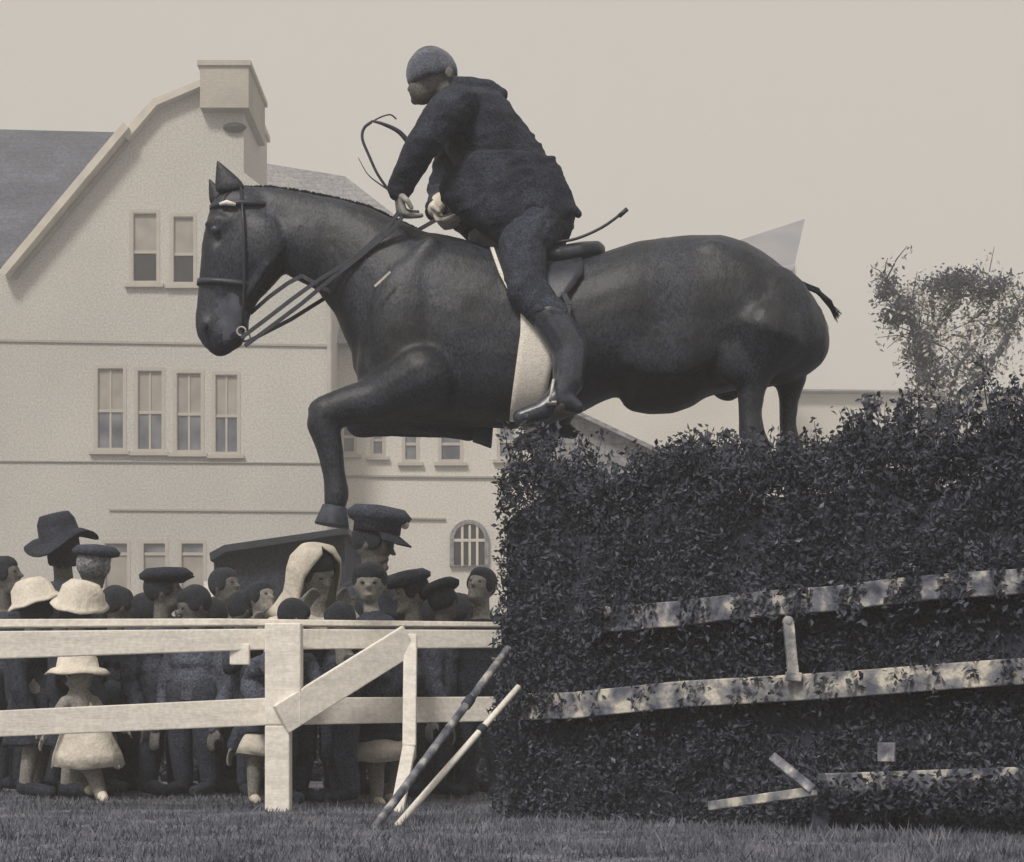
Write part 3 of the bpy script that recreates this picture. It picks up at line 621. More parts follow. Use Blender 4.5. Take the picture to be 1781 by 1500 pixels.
# saddle with girth
sa = thing('saddle', H(900, 440), 'dark leather saddle on the horse with broad white webbing girth', 'saddle')
m = MB(); m.loft([ell(H(x, t), H(x, b), hw, 18, 2.4) for x, t, b, hw in [(815, 405, 445, .05), (835, 396, 452, .10), (870, 412, 470, .13), (920, 432, 480, .16), (970, 436, 482, .18), (1010, 428, 476, .17), (1040, 424, 462, .12), (1052, 430, 452, .05)]])
m.build('seat', M['leather'], sa, vox=.008, it=5)
def barrel(px, py, sgn=-1, off=.008):     # point on the flank of the barrel
    t = interp([(x, t) for x, t, b, h in bodyst], px); b = interp([(x, b) for x, t, b, h in bodyst], px); hw = interp([(x, h) for x, t, b, h in bodyst], px)
    f_ = max(-1, min(1, (py-(t+b)/2)/((b-t)/2))); st__ = max(0, 1-abs(f_)**2.25)**(1/2.25)
    extra = 0
    q = ((px-715)/ (.18/s1))**2+((py-590)/(.30/s1))**2
    if q < 1: extra = max(0, .17+.10*math.sqrt(1-q)-hw*st__)
    return H(px, py, sgn*(hw*st__+extra+off))
def cloth(mb, rows, sgn, th=.006):
    N_ = len(rows[0]); o_ = [[barrel(x, y, sgn, .004) for x, y in r] for r in rows]; q = [[barrel(x, y, sgn, .004+th) for x, y in r] for r in rows]
    vs = [p for r in o_ for p in r]+[p for r in q for p in r]; n0 = N_*len(rows); fs = []
    for j in range(len(rows)-1):
        for i in range(N_-1):
            a = j*N_+i; fs.append((a, a+1, a+N_+1, a+N_)); fs.append((a+n0, a+N_+n0, a+N_+1+n0, a+1+n0))
    for i in range(N_-1):
        a = (len(rows)-1)*N_+i; fs.append((i, i+n0, i+1+n0, i+1)); fs.append((a, a+1, a+1+n0, a+n0))
    for j in range(len(rows)-1):
        a = j*N_; fs.append((a, a+N_, a+N_+n0, a+n0)); a += N_-1; fs.append((a, a+n0, a+N_+n0, a+N_))
    mb.add(vs, fs)
lerp = lambda a, b, t: a+(b-a)*t
for sgn in (-1, 1):
    m = MB(); rows = []
    for y in range(470, 741, 15):
        x0, x1 = interp([(470, 870), (545, 905), (600, 905), (720, 888), (741, 886)], y), interp([(470, 965), (620, 965), (700, 950), (741, 938)], y)
        rows.append([(lerp(x0, x1, i/6), y) for i in range(7)])
    cloth(m, rows, sgn, .010); m.build('girth', M['girth'], sa, True)
    m = MB(); rows = []
    for y in range(440, 561, 12):
        x0, x1 = interp([(440, 852), (500, 872), (545, 896), (561, 912)], y), interp([(440, 1010), (500, 1010), (545, 980), (561, 950)], y)
        rows.append([(lerp(x0, x1, i/8), y) for i in range(9)])
    cloth(m, rows, sgn, .022); m.build('flap', M['leather'], sa, True)
m = MB(); pts = [barrel(x, y, -1, .028) for x, y in [(853, 428), (857, 450), (864, 475), (872, 500), (884, 525), (898, 545), (908, 560)]]
for a, b in zip(pts, pts[1:]): m.bar(a, b, .014, .008, (1, 0, 0))
m.build('flap_edge', M['girth'], sa)
for sgn in (-1, 1):
    m = MB(); a = barrel(965, 560, sgn, .04)
    pts = [barrel(955, 470, sgn, .03), barrel(985, 560, sgn, .05), H(968, 690, sgn*.36)]
    for a, b in zip(pts, pts[1:]): m.bar(a, b, .022, .004, (1, 0, 0))
    lt = m.build('stirrup_leather', M['leather'], sa)
    m = MB(); c = H(955, 725, sgn*.375)
    m.tube([c+Vector((0.01*math.sin(a), .055*math.cos(a), .06*math.sin(a)+.02)) for a in [-.5+i*(math.pi+1)/12 for i in range(13)]], .006, 6); m.box((c.x-.02, c.y-.05, c.z-.018), (c.x+.02, c.y+.05, c.z-.008)); m.build('stirrup_iron', M['metal'], sa, True)

# ---------------------------------------------------------------- the rider
rd = thing('person', H(920, 440), 'rider in dark jacket and rounded cap bent forward in the saddle of the leaping horse', 'person')
def hand(mb, w_, dirv, palm, side, sc=1.0, curl=.9):   # wrist point, direction along hand, palm normal, thumb side; five bent fingers
    d = Vector(dirv).normalized(); p = Vector(palm); p = (p-d*p.dot(d)).normalized(); s = d.cross(p)*side; k = sc
    for o_, L_ in ((-.028, .075), (-.009, .08), (.010, .078), (.028, .07)): mb.cap(Vector(w_)+s*o_*.5*k, Vector(w_)+d*L_*k+s*o_*k, .014*k, .0125*k)
    for o_, L_ in ((-.030, .055), (-.010, .07), (.011, .076), (.031, .068)):
        a = Vector(w_)+d*.082*k+s*o_*k; dd = d
        for seg, r in ((.45, .0105), (.32, .0098), (.23, .009)):
            dd = (dd*math.cos(curl)+p*math.sin(curl)); pp = (p*math.cos(curl)-d*math.sin(curl)); 
            b = a+dd.normalized()*L_*seg*k; mb.cap(a, b, r*k, r*.92*k, 8); a = b
            dd = dd.normalized(); 
    a = Vector(w_)+d*.022*k+s*.032*k; b = a+(d*.6+s*.7+p*.3).normalized()*.035*k; c = b+(d*.9+p*.4).normalized()*.03*k
    mb.cap(a, b, .013*k, .011*k, 8); mb.cap(b, c, .011*k, .0095*k, 8)
R_torso = [(a_, b_, h_*.88) for a_, b_, h_ in [((772, 172), (858, 160), .085), ((762, 190), (880, 182), .165), ((765, 220), (905, 215), .20), ((778, 255), (936, 255), .195), ((796, 290), (962, 292), .18), ((800, 325), (984, 330), .17), ((800, 360), (995, 368), .175), ((835, 398), (988, 408), .165), ((870, 430), (955, 440), .12)]]
def torso(mb, inf=0):
    mb.loft([ell(H(*a)+Vector((-inf, 0, inf*.3)), H(*b)+Vector((inf, 0, -inf*.3)), hw+inf, 22, 2.3) for a, b, hw in R_torso])
def arms(mb, inf=0, near=True, far=True):
    i = inf/s1
    if near: mb.chain([(p, r) for p, r in hc([(800, 208, 34+i, -.165), (772, 236, 30+i, -.23), (745, 280, 24+i, -.27), (718, 320, 21+i, -.23), (700, 350, 17+i, -.18)])])
    if far: mb.chain([(p, r) for p, r in hc([(800, 205, 36+i, .16), (785, 250, 30+i, .24), (768, 300, 27+i, .27), (762, 335, 20+i, .2), (758, 352, 17+i, .12)])])
def legs(mb, inf=0, a=0, b=9):
    i = inf/s1
    for sg in (-1, 1):
        L_ = [(945, 385, 46, .10), (908, 450, 38, .20), (915, 530, 31, .27), (958, 580, 29, .285), (988, 635, 28, .295), (985, 685, 22, .31), (968, 718, 18, .325)]
        mb.chain(hc([(x, y, r+i, sg*dy) for x, y, r, dy in L_[a:b]]))
def neckhead(mb):
    mb.chain(hc([(815, 185, 34, 0), (785, 165, 27, 0), (765, 150, 25, 0)]))
    Mh = Matrix.Rotation(math.radians(-18), 3, 'Y')
    mb.ball(H(752, 128), (.098, .082, .112), 20, 14, Mh)          # skull
    mb.ball(H(732, 158, -.004), (.050, .055, .060), 16, 10, Mh)   # jaw
    mb.cap(H(718, 140, .045), H(711, 149, .05), .012, .012); mb.ball(H(722, 172, .02), .020)   # nose, chin
    mb.ball(H(716, 159, .04), (.012, .022, .007)); mb.ball(H(716, 134, .03), (.016, .03, .01))      # lips, brow
    for sg in (-1, 1): mb.ball(H(783, 138, sg*.080), (.018, .010, .030))
m = MB(); torso(m); arms(m); legs(m); neckhead(m)
hand(m, H(697, 353, -.18), (.15, .2, -1), (.9, .3, .1), 1, .95, 1.15); hand(m, H(755, 350, .08), (.35, -.4, -1), (.8, -.3, .2), 1, .95, 1.1)
for sg in (-1, 1): m.chain(hc([(975, 722, 19, sg*.325), (940, 742, 15, sg*.335), (905, 750, 12, sg*.345)]))
m.build('body', M['skind'], rd, vox=.007, it=4)
m = MB(); torso(m, .014); arms(m, .010)
# coat skirt over the thighs and the stand of the collar
for sg in (-1, 1): m.loft([ell(H(*a, sg*.14), H(*b, sg*.14), hw, 16) for a, b, hw in [((806, 285), (965, 292), .07), ((785, 312), (982, 325), .085), ((765, 340), (996, 362), .095), ((768, 366), (1002, 384), .10), ((805, 398), (978, 408), .10), ((850, 424), (960, 432), .085), ((872, 446), (950, 446), .05)]])
m.chain(hc([(800, 160, 20, -.05), (845, 158, 17, -.03), (872, 166, 12, 0)])); m.chain(hc([(800, 160, 20, .05), (845, 158, 17, .03), (872, 166, 12, 0)]))
m.chain(hc([(990, 372, 10, -.1), (1004, 384, 7, -.1)])); m.chain(hc([(760, 178, 20, .02), (790, 165, 26, 0), (820, 160, 24, 0)]))
wrinkle(m.build('jacket', M['tweed'], rd, vox=.0075, it=4), .009, 9, (1, 1, 1.6), True, 2)
m = MB(); legs(m, .008, 0, 4); m.loft([ell(H(*a), H(*b), hw+.016, 20) for a, b, hw in R_torso[-3:]]); m.ball(H(860, 425), (.06, .10, .045)); m.ball(H(930, 420), (.13, .16, .08)); wrinkle(m.build('breeches', M['breech'], rd, vox=.008, it=4), .006, 12, (1, 1, 1.8), True, 5)
for sg in (-1, 1):
    m = MB(); i = .008/s1; m.chain(hc([(952, 574, 29+i, sg*.285), (988, 634, 28+i, sg*.295), (985, 685, 24+i, sg*.31), (968, 716, 21, sg*.325), (942, 738, 19, sg*.335), (905, 750, 14, sg*.345)])); m.chain(hc([(980, 722, 20, sg*.325), (1000, 732, 12, sg*.325)]))
    m.build('boot', M['boot'], rd, vox=.008, it=4)
# cap
Mh = Matrix.Rotation(math.radians(-14), 3, 'Y'); m = MB(); rings = []
for j in range(9):
    th = .02+math.pi*.60*j/8; rings.append([H(751, 128)+Mh @ Vector((.106*math.sin(th)*math.cos(p_), .096*math.sin(th)*math.sin(p_), .104*math.cos(th))) for p_ in [2*math.pi*i/24 for i in range(24)]])
m.loft(rings); cp = m.build('cap', M['cap'], rd, True)
# pale cuffs
m = MB(); m.chain(hc([(728, 308, 23, -.265), (728, 309, 23, -.264)])); 
m = MB(); m.cap(H(764, 334, .15), H(757, 354, .09), .040, .036); m.build('cuff', CL['white'], rd, True)
m = MB(); hand(m, H(755, 350, .08), (.35, -.4, -1), (.8, -.3, .2), 1, 1.12, 1.1); m.build('glove', M['girth'], rd, vox=.006, it=3)
m = MB(); hand(m, H(697, 353, -.18), (.15, .2, -1), (.9, .3, .1), 1, 1.1, 1.15); m.build('glove', M['glove'], rd, vox=.006, it=3)
# whip
wp = thing('riding_whip', H(690, 300, -.2), 'dark riding whip with looped lash in front of the jacket of the rider', 'whip')
def curve(pts, n=6):
    out_ = []
    P3 = [Vector(p) for p in pts]
    for i in range(len(P3)-1):
        p0, p1, p2, p3 = P3[max(i-1, 0)], P3[i], P3[i+1], P3[min(i+2, len(P3)-1)]
        for k in range(n):
            t = k/n; out_.append(.5*((2*p1)+(p2-p0)*t+(2*p0-5*p1+4*p2-p3)*t*t+(3*p1-p0-3*p2+p3)*t**3))
    return out_+[P3[-1]]
m = MB(); c = curve([H(722, 282, -.18), H(700, 256, -.19), H(672, 243, -.2), H(652, 238, -.2)]); m.tube(c, [.012-.008*i/(len(c)-1) for i in range(len(c))], 8); m.build('handle', M['leather'], wp, True)
m = MB(); c = curve([H(652, 240, -.2), H(640, 250, -.2), H(637, 268, -.2), H(648, 296, -.2), H(664, 330, -.2), H(690, 366, -.19)]); m.tube(c, .006, 6)
c = curve([H(652, 240, -.2), H(668, 230, -.19), H(684, 226, -.19), H(694, 232, -.18)]); m.tube(c, .003, 6)
c = curve([H(684, 356, -.2), H(668, 346, -.2), H(646, 328, -.2), H(630, 300, -.2)]); m.tube(c, [.004-.0028*i/(len(c)-1) for i in range(len(c))], 6); m.build('lash', M['leather'], wp, True)
cr = thing('riding_crop', H(1000, 430, -.1), 'thin riding crop sticking out behind the seat of the rider', 'crop')
m = MB(); c = curve([H(958, 440, -.16), H(1000, 434, -.17), H(1045, 415, -.18), H(1082, 389, -.19)]); m.tube(c, .006, 8); m.build('shaft', M['leather'], cr, True)
m = MB(); m.tube([H(1072, 398, -.188), H(1086, 386, -.191)], [.009, .009], 8); m.build('tip', M['leather'], cr, True)

# ---------------------------------------------------------------- spectators
def person(px, py, d, hh, label, coat='dark', hair='hair', hat=None, hatc='dark', face=0, pitch=0, roll=0, shoulders=1.0, pose='lean', hip=.5, skin='skin', lower='dark', group='spectators behind the fence', sex='m', vox=.011):
    """head centre at px,py, distance d; hh = standing head height factor (1 adult, .75 child); face = direction of gaze, degrees, 0 to the camera, -90 left"""
    c = U(px, py, d); k = hh; fa = math.radians(face); fw_ = Vector((math.sin(fa), -math.cos(fa), 0)); rt_ = Vector((math.cos(fa), math.sin(fa), 0)); upv = Vector((0, 0, 1))
    total = c.z+.11*k; hipz = total*hip; shz = c.z-.22*k; bfw = Vector((math.sin(fa*.5), -math.cos(fa*.5), 0)); brt = Vector((bfw.y*-1, bfw.x, 0))
    if pose == 'stoop': hipz = min(hipz, .8*k)
    o = thing('person', (c.x, c.y, 0), label, 'person', group)
    back = -bfw*(.03 if pose != 'stoop' else .16)
    def w3(r, f_, z, org=None): b_ = Vector((c.x, c.y, 0)) if org is None else org; return b_+brt*r+bfw*f_+Vector((0, 0, z))
    def tor(mb, inf=0):
        rings = []
        for z, hw, hd_, off in ((hipz-.05*k, .15, .11, .5), (hipz+.08*k, .165, .12, .6), ((hipz+shz)/2, .15, .105, .6), (shz-.12*k, .18, .115, .5), (shz-.03*k, .19, .095, .35), (shz+.02*k, .10, .07, .2)):
            cc = Vector((c.x, c.y, 0))+back*off*1.6; rings.append([cc+brt*math.cos(a)*(hw*k*shoulders+inf)+bfw*math.sin(a)*(hd_*k+inf)+Vector((0, 0, z)) for a in [2*math.pi*i/16 for i in range(16)]])
        mb.loft(rings)
    def lg(mb, inf=0):
        for s in (-1, 1):
            mb.chain([(w3(s*.09*k, 0, hipz), .085*k+inf), (w3(s*.095*k, .01, hipz*.52), .058*k+inf), (w3(s*.1*k, -.02, .08), .04*k+inf)])
    def armpts(s):
        sh_ = w3(s*.185*k*shoulders, -.03, shz-.04*k)
        if pose in ('lean', 'stoop'): el = w3(s*.23*k, .10*k, shz-.26*k); wr = w3(s*.13*k, .30*k, shz-.27*k)
        elif pose == 'raise': el = w3(s*.24*k, .12*k, shz-.22*k); wr = w3(s*.12*k, .16*k, shz+.02*k)
        else: el = w3(s*.24*k, -.01, shz-.28*k); wr = w3(s*.22*k, .08*k, shz-.50*k)
        return sh_, el, wr
    def arm(mb, inf=0):
        for s in (-1, 1):
            a, b, e = armpts(s); mb.chain([(a, .052*k+inf), (b, .042*k+inf), (e, .028*k+inf)])
    Rz = Matrix.Rotation(fa, 3, 'Z') @ Matrix.Rotation(math.radians(-pitch), 3, 'X') @ Matrix.Rotation(math.radians(roll), 3, 'Y'); fw_ = Rz @ Vector((0, -1, 0)); rt_ = Rz @ Vector((1, 0, 0)); uph = Rz @ upv
    m = MB(); tor(m); lg(m); arm(m)
    m.cap(w3(0, -.02, shz-.02*k), c-upv*.08*k-fw_*.01, .055*k, .05*k)
    m.ball(c+uph*.015*k, (.077*k, .095*k, .108*k), 18, 12, Rz); m.ball(c-uph*.06*k+fw_*.025*k, (.055*k, .06*k, .058*k), 14, 9, Rz)
    m.cap(c+fw_*.088*k+uph*.005*k, c+fw_*.108*k-uph*.02*k, .011*k, .013*k, 8)                       # nose
    m.ball(c+fw_*.083*k-uph*.052*k, (.024*k, .010*k, .008*k), 10, 6, Rz); m.ball(c+fw_*.082*k-uph*.092*k, .019*k)   # lips, chin
    for s in (-1, 1):
        m.ball(c+rt_*s*.077*k-fw_*.005, (.01*k, .018*k, .03*k), 10, 6, Rz); m.ball(c+fw_*.083*k+rt_*s*.03*k+uph*.028*k, (.022*k, .01*k, .008*k), 8, 5, Rz)
        a, b, e = armpts(s); hand(m, e, (e-b), (-upv if pose != 'raise' else fw_), s, k*.95, .35)
        m.chain([(w3(s*.1*k, -.02, .05), .038*k), (w3(s*.11*k, .12*k, .03), .03*k)])
    m.build('body', M[skin], o, vox=vox*.85, it=3)
    m = MB(); tor(m, .014); arm(m, .011)
    if sex == 'f':
        rings = []
        for z, r in ((hipz+.1*k, .14*k), (hipz-.05*k, .19*k), (hipz*.5, .24*k)): rings.append([w3(math.cos(a)*r*(1+.06*math.sin(7*a)), math.sin(a)*r*.8*(1+.06*math.cos(5*a)), z) for a in [2*math.pi*i/28 for i in range(28)]])
        m.loft(rings); wrinkle(m.build('dress', CL[coat], o, vox=vox, it=3), .012, 9, (1, 1, .5), True, px)
    else:
        wrinkle(m.build('jacket', CL[coat], o, vox=vox, it=3), .011, 10, (1, 1, 1), True, px)
        m = MB(); lg(m, .014); m.build('trousers', CL[lower], o, vox=vox, it=3)
    for s in (-1, 1):
        m = MB(); m.chain([(w3(s*.1*k, -.025, .055), .045*k), (w3(s*.112*k, .13*k, .035), .036*k)]); m.build('shoe', CL['black' if lower != 'white' else 'white'], o, True)
        m = MB(); m.ball(c+fw_*.084*k+rt_*s*.03*k+uph*.012*k, (.012*k, .007*k, .006*k), 8, 5, Rz); m.build('eye', CL['hair'], o, True)
    # hair: shell round the back and top of the skull with uneven locks
    m = MB(); r_ = random.Random(int(px*7)); rings = []
    m.ball(c+uph*.034*k-fw_*.018*k, (.087*k, .099*k, .100*k), 16, 10, Rz); m.ball(c+uph*.062*k+fw_*.018*k, (.078*k, .076*k, .062*k), 14, 9, Rz)
    for s in (-1, 1): m.ball(c+uph*.02*k+rt_*s*.066*k+fw_*.01*k, (.024*k, .05*k, .05*k), 10, 7, Rz)
    if sex == 'f':
        for j in range(12):
            a = math.pi*(.05+.9*j/11)*1.0; q = c+rt_*math.cos(a)*.075*k-fw_*math.sin(a)*.075*k; m.cap(q+uph*.03*k, q-uph*(.07+.03*r_.random())*k+rt_*math.cos(a)*.012, .028*k, .02*k, 8)
    m.build('hair', CL[hair], o, vox=vox*.8, it=1)
    if hat: hats(hat, c, k, Rz, fw_, rt_, CL[hatc], o)
    return o
def lathe(mb, c, prof_, R, n=24, fx=1, warp=None):
    rings = []
    for (r, z) in prof_:
        ring = []
        for i in range(n):
            a = 2*math.pi*i/n; p = Vector((r*math.cos(a), r*math.sin(a)*fx, z+(warp(a, r) if warp else 0))); ring.append(c+R @ p)
        rings.append(ring)
    mb.loft(rings)
def hats(kind, c, k, fa, fw_, rt_, mt, o):
    R = fa; m = MB(); up = R @ Vector((0, 0, 1))
    if kind == 'brim':      # wide drooping brim
        R = R @ Matrix.Rotation(math.radians(8), 3, 'Y')
        wv = lambda a, r: (-.03*math.cos(2*a)-.015*math.sin(3*a))*k if r > .15*k else 0
        lathe(m, c+up*.055*k, [(.02*k, .125*k), (.08*k, .12*k), (.102*k, .08*k), (.112*k, .0), (.16*k, -.012*k), (.20*k, -.03*k), (.20*k, -.037*k), (.15*k, -.02*k), (.10*k, -.008*k)], R, 28, 1.0, wv); m.build('hat', mt, o, True)
    elif kind == 'scarf':      # cloth round the back of the head, open at the face, falling to the shoulders
        up0 = Vector((0, 0, 1)); rings = []
        for (z, r, back, op) in ((.155, .03, .0, .1), (.135, .085, .005, .35), (.08, .122, .01, .75), (.02, .132, .015, .95), (-.05, .130, .02, 1.0), (-.11, .130, .03, 1.05), (-.19, .165, .04, 1.1), (-.25, .20, .05, 1.15)):
            rings.append([c+(R @ Vector((r*math.sin(a)*(1+.05*math.sin(5*a)), r*math.cos(a)*1.05+back, 0)))*k+up*z*k for a in [-(math.pi-op)+2*(math.pi-op)*i/26 for i in range(27)]])
        vs = [p for r_ in rings for p in r_]; n0 = len(vs); cc_ = c+up*-.02*k; vs2 = [p+(cc_-p).normalized()*.009*k for p in vs]; fs = []
        for j in range(len(rings)-1):
            for i in range(26): a = j*27+i; fs += [(a, a+1, a+28, a+27), (a+n0, a+27+n0, a+28+n0, a+1+n0)]
            a = j*27; fs += [(a, a+27, a+27+n0, a+n0), (a+26, a+26+n0, a+53+n0, a+53)]
        fs += [(i, i+n0, i+1+n0, i+1) for i in range(26)]; a = (len(rings)-1)*27; fs += [(a+i, a+i+1, a+i+1+n0, a+i+n0) for i in range(26)]
        fs += [list(range(27))]
        m.add(vs+vs2, fs); m.build('headscarf', mt, o, True)
    elif kind == 'bonnet':
        lathe(m, c+up*.03*k, [(.02*k, .128*k), (.08*k, .118*k), (.118*k, .075*k), (.130*k, .015*k), (.15*k, -.004*k), (.162*k, -.018*k), (.157*k, -.026*k), (.128*k, -.006*k)], R, 28, 1.1, lambda a, r: (.004*math.sin(7*a)*k if r > .14*k else 0)+(.03*k*math.sin(a)*(-1) if r > .125*k else 0)); m.build('bonnet', mt, o, True)
    elif kind == 'peaked':
        R2 = R @ Matrix.Rotation(math.radians(-6), 3, 'X')
        lathe(m, c+up*.06*k, [(.02*k, .13*k), (.11*k, .12*k), (.145*k, .085*k), (.13*k, .055*k), (.104*k, .04*k), (.104*k, 0), (.09*k, 0)], R2, 28, 1.1); h_ = m.build('peaked_cap', mt, o, True)
        m = MB(); rings = []
        for f_ in (0, .5, 1): rings.append([c+up*(.062-.035*f_)*k+(fw_*math.cos(p_)*(.108+.075*f_)+rt_*math.sin(p_)*(.10+.01*f_))*k for p_ in [(-1+2*i/10)*1.15 for i in range(11)]])
        vs = [p for r in rings for p in r]; u2 = [p+up*.007*k for p in vs]; fs = []
        for j in range(2):
            for i in range(10): a = j*11+i; fs += [(a, a+1, a+12, a+11), (a+33, a+44, a+45, a+34)]
        for i in range(10): fs.append((22+i, 23+i, 56+i, 55+i))
        m.add(vs+u2, fs); m.build('visor', CL['black'], h_, True)
        m = MB(); m.ball(c+up*.125*k+fw_*.13*k-rt_*.0, .02*k); m.build('badge', CL['white'], h_, True)
    elif kind == 'flat':
        lathe(m, c+up*.05*k+fw_*.02*k, [(.02*k, .09*k), (.10*k, .082*k), (.135*k, .05*k), (.13*k, .025*k), (.10*k, .01*k), (.09*k, 0)], R @ Matrix.Rotation(math.radians(8), 3, 'X'), 24, 1.15); h_ = m.build('flat_cap', mt, o, True)
        m = MB(); m.ball(c+up*.06*k+fw_*.135*k, (.075*k, .05*k, .009*k), 14, 6, R); m.build('visor', mt, h_, True)
    elif kind == 'beret':
        lathe(m, c+up*.07*k, [(.02*k, .07*k), (.10*k, .06*k), (.13*k, .03*k), (.12*k, .008*k), (.09*k, 0)], R @ Matrix.Rotation(math.radians(10), 3, 'Y'), 24, 1.1); m.build('beret', mt, o, True)

SP = [
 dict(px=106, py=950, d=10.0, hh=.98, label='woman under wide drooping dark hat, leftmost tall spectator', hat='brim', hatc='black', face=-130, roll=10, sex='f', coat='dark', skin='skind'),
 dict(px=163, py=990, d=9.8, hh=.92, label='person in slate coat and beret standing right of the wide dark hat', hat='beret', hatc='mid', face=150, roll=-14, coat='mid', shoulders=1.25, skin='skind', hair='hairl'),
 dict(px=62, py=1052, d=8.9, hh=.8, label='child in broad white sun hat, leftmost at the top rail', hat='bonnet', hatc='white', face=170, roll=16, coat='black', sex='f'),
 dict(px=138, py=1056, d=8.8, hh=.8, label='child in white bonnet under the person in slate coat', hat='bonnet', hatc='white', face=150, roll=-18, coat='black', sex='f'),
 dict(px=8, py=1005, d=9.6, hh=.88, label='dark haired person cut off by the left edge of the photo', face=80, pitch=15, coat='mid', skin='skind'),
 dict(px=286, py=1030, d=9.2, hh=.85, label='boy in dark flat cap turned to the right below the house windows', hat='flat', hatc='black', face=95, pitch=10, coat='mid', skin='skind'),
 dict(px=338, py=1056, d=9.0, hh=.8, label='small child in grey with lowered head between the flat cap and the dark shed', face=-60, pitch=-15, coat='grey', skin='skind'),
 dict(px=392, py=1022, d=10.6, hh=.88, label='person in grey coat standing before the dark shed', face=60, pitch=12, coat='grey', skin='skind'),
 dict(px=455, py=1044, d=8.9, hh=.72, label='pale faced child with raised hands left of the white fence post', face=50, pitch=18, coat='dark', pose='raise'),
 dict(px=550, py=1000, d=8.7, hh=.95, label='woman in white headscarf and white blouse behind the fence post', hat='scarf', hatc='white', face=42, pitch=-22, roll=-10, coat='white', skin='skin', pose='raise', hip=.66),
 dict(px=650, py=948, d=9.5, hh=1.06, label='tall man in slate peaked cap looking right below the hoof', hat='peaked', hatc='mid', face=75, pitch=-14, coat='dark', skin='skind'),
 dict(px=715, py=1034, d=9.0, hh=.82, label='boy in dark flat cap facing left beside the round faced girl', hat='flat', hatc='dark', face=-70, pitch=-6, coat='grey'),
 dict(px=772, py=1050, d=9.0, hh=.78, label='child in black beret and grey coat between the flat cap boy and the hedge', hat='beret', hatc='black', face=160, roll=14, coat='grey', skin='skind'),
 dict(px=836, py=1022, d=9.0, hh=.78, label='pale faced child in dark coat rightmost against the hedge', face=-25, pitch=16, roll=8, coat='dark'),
 dict(px=510, py=1078, d=8.15, hh=.70, label='small dark haired child in grey coat stooping over the rail at the fence post', face=120, pitch=-20, coat='grey', pose='stoop'),
 dict(px=592, py=1084, d=8.2, hh=.70, label='small dark haired child in slate coat leaning on the rail right of the fence post', face=-120, pitch=-20, coat='mid', pose='stoop', lower='mid'),
]
for q_, (x_, y_, d_q, f_q) in enumerate([(22, 1066, 9.9, 150), (205, 1056, 9.5, 130), (248, 1070, 9.8, -150), (372, 1074, 9.4, 170), (425, 1064, 9.7, 120), (684, 1066, 9.7, 160), (742, 1072, 9.6, -130), (800, 1068, 9.5, 140), (612, 1050, 9.9, -160), (108, 1070, 9.4, 170)]):
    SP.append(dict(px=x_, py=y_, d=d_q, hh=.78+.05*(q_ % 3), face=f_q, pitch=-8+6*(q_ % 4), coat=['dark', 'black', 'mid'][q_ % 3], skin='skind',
      label='dark coated child behind the rail, '+['at the far left edge under the hats', 'right of the person in slate coat', 'left of the boy in flat cap', 'in front of the dark shed', 'left of the pale faced child', 'left of the boy facing left', 'right of the boy facing left', 'right of the child in black beret', 'left of the round faced girl', 'between the two white hats'][q_]))
for s in SP:
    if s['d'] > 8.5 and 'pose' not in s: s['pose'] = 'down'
    person(**s)
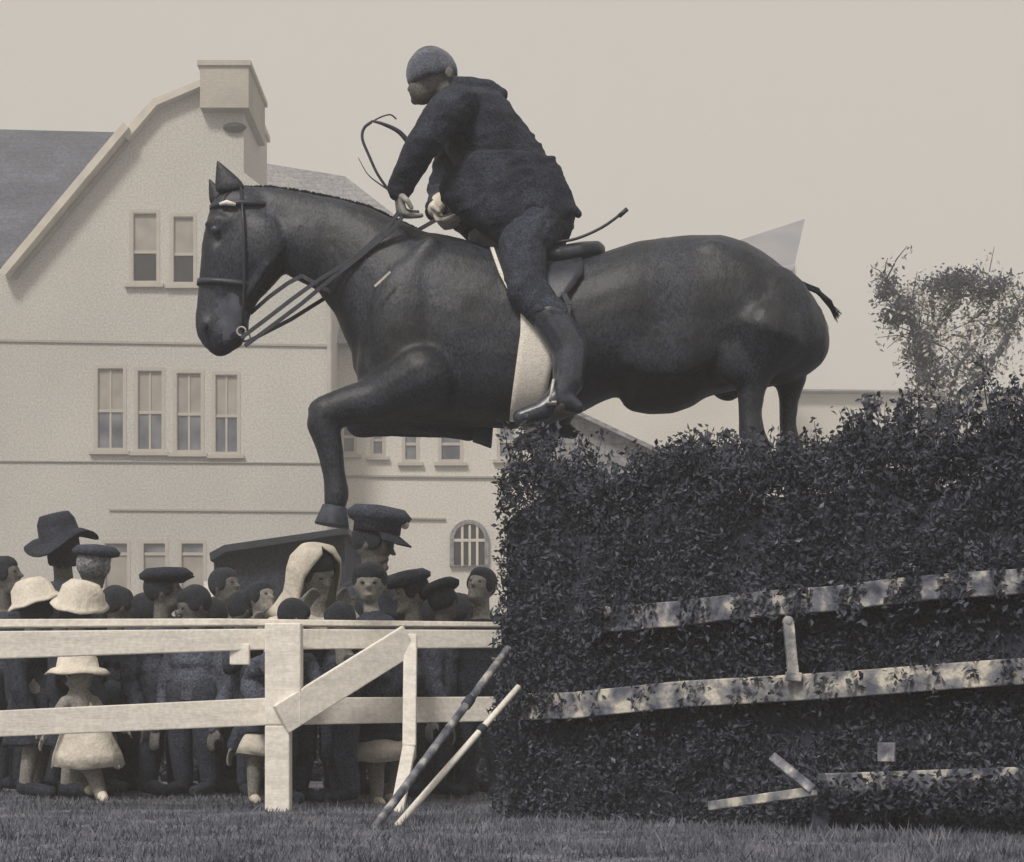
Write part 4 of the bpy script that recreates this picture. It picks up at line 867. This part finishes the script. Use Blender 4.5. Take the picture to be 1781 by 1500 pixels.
# two toddlers in white below the rails
def toddler(px_head, py_head, d, label, dress, legs_, hat=True, armp=None, face=30, coat=None, cc='white'):
    c = U(px_head, py_head, d); k = .72; o = thing('person', (c.x, c.y, 0), label, 'person', 'spectators behind the fence')
    fa = math.radians(face); fw_ = Vector((math.sin(fa), -math.cos(fa), 0)); rt_ = Vector((math.cos(fa), math.sin(fa), 0)); R = Matrix.Rotation(fa, 3, 'Z'); up = Vector((0, 0, 1))
    q = lambda x, y, dy=0: U(x, y, d)+Vector((0, dy, 0)); sc = d/F
    m = MB(); m.ball(c+up*.01, (.07, .078, .085), 16, 10, R); m.ball(c-up*.04+fw_*.02, (.045, .05, .045), 12, 8, R); m.ball(c+fw_*.082-up*.01, .011)
    for s in (-1, 1): m.ball(c+rt_*s*.07, (.008, .014, .02), 8, 6, R); m.ball(c+rt_*s*.026+up*.022+fw_*.068, (.018, .009, .006), 8, 5, R)
    m.ball(c-up*.048+fw_*.066, (.02, .009, .007), 8, 5, R)
    dx0 = sum(p[0] for p in dress[:2])/2
    m.cap(c-up*.06, q((dress[0][0]+dress[0][1])/2, dress[0][2]+6), .03, .05)
    m.cap(q((dress[0][0]+dress[0][1])/2, dress[0][2]+8), q((dress[-1][0]+dress[-1][1])/2, dress[-1][2]-15), .06, .07)
    for lg_ in legs_: m.chain([(q(x, y, dy), r*sc) for x, y, r, dy in lg_])
    for ap in (armp or []):
        m.chain([(q(x, y, dy), r*sc) for x, y, r, dy in ap]); a, b = q(ap[-2][0], ap[-2][1], ap[-2][3]), q(ap[-1][0], ap[-1][1], ap[-1][3]); hand(m, b, b-a, (0, -.3, -1), 1, .6, .3)
    m.build('body', M['skin'], o, vox=.008, it=3)
    m = MB(); rings = []
    for (x0, x1, y) in dress:
        a, b = q(x0, y), q(x1, y); cn = (a+b)/2; hw = (b-a).length/2; rings.append([cn+Vector((math.cos(t)*hw*(1+.05*math.sin(7*t)), math.sin(t)*hw*.75, .012*math.sin(5*t) if y == dress[-1][2] else 0)) for t in [2*math.pi*i/28 for i in range(28)]])
    m.loft(rings)
    m.build('dress', CL['white'], o, True)
    if coat:
        m = MB(); rings = []
        for (x0, x1, y) in coat:
            a, b = q(x0, y), q(x1, y); cn = (a+b)/2; hw = (b-a).length/2; rings.append([cn+Vector((math.cos(t)*hw*(1+.04*math.sin(7*t)), math.sin(t)*hw*.78, 0)) for t in [2*math.pi*i/28 for i in range(28)]])
        m.loft(rings)
        for ap in (armp or []): m.chain([(q(x, y, dy), (r+4)*sc) for x, y, r, dy in ap])
        wrinkle(m.build('coat', CL[cc], o, vox=.009, it=3), .010, 11)
    m = MB(); m.ball(c+up*.024-fw_*.018, (.082, .088, .084), 16, 10, R); m.ball(c+up*.052+fw_*.018, (.074, .066, .050), 14, 9, R); m.build('hair', CL['hair'], o, True)
    for s in (-1, 1): e_ = MB(); e_.ball(c+rt_*s*.027+up*.006+fw_*.073, (.011, .006, .006), 8, 5, R); e_.build('eye', CL['hair'], o, True)
    for lg_ in legs_:
        x, y, r, dy = lg_[-1]; m = MB(); m.chain([(q(x, y-3, dy), .024), (q(x+8, y+3, dy-.04), .021)]); m.build('shoe', CL['white'], o, True)
    if hat: m = MB(); lathe(m, c+up*.03, [(.01, .09), (.06, .08), (.088, .04), (.095, 0), (.125, -.012), (.145, -.03), (.14, -.036), (.095, -.008)], R, 26, 1, lambda a, r: .004*math.sin(5*a) if r > .12 else 0); m.build('sun_hat', CL['white'], o, True)
    return o
toddler(135, 1172, 8.5, 'toddler in white sun hat and flared white dress walking behind the lower rail, leftmost', [(118, 158, 1208), (112, 168, 1235), (106, 190, 1270), (92, 210, 1312), (88, 214, 1334)],
        [[(150, 1320, 17, 0), (165, 1350, 15, 0), (178, 1385, 11, -.02)], [(130, 1320, 16, .06), (128, 1350, 14, .1), (140, 1374, 11, .14)]], armp=[[(118, 1222, 12, -.04), (104, 1250, 10, -.1), (92, 1275, 8, -.12)], [(162, 1222, 12, .02), (182, 1250, 10, 0), (204, 1262, 8, 0)]], face=60)
toddler(452, 1186, 8.35, 'toddler in dark coat over white skirt standing with bare legs at the white fence post', [(436, 474, 1236), (428, 482, 1260), (414, 505, 1290), (406, 518, 1310)],
        [[(446, 1300, 16, 0), (443, 1345, 14, 0), (441, 1390, 10, 0)], [(484, 1300, 16, .02), (484, 1345, 14, 0), (482, 1390, 10, -.02)]], hat=False, armp=[[(434, 1250, 11, 0), (418, 1275, 9, -.02), (408, 1300, 8, -.03)]], face=170, coat=[(444, 470, 1214), (430, 482, 1226), (426, 486, 1250), (418, 500, 1274), (420, 498, 1277)], cc='dark')

toddler(643, 1018, 8.4, 'round faced girl in dark coat with white skirt hem behind the brace board', [(622, 682, 1090), (618, 690, 1180), (604, 704, 1270), (592, 722, 1300), (590, 722, 1322)],
        [[(652, 1310, 17, -.02), (655, 1355, 14, 0), (657, 1395, 10, -.02)], [(692, 1310, 16, .08), (686, 1350, 13, .1), (676, 1390, 10, .1)]], hat=False, armp=[[(622, 1095, 15, 0), (602, 1140, 12, -.04), (608, 1185, 9, -.10)], [(684, 1095, 15, 0), (704, 1140, 12, -.02), (706, 1190, 9, -.06)]], face=0,
        coat=[(636, 664, 1062), (612, 690, 1082), (612, 694, 1140), (602, 704, 1200), (590, 716, 1286), (592, 714, 1289)], cc='dark')

# ---------------------------------------------------------------- thin summer haze in the air
hz = MB(); hz.box((-310, -60, -1.2), (310, 410, 17)); hm = bpy.data.materials.new('haze'); hm.use_nodes = True; hm.node_tree.nodes.clear()
ho_ = hm.node_tree.nodes.new('ShaderNodeOutputMaterial'); hv = hm.node_tree.nodes.new('ShaderNodeVolumePrincipled')
hv.inputs['Color'].default_value = (.97, .96, .95, 1); hv.inputs['Density'].default_value = .0075; hv.inputs['Anisotropy'].default_value = .0
hm.node_tree.links.new(hv.outputs[0], ho_.inputs['Volume'])
setp(hz.build('haze', hm), 'thin pale haze that fades the far houses', 'haze', kind='stuff')
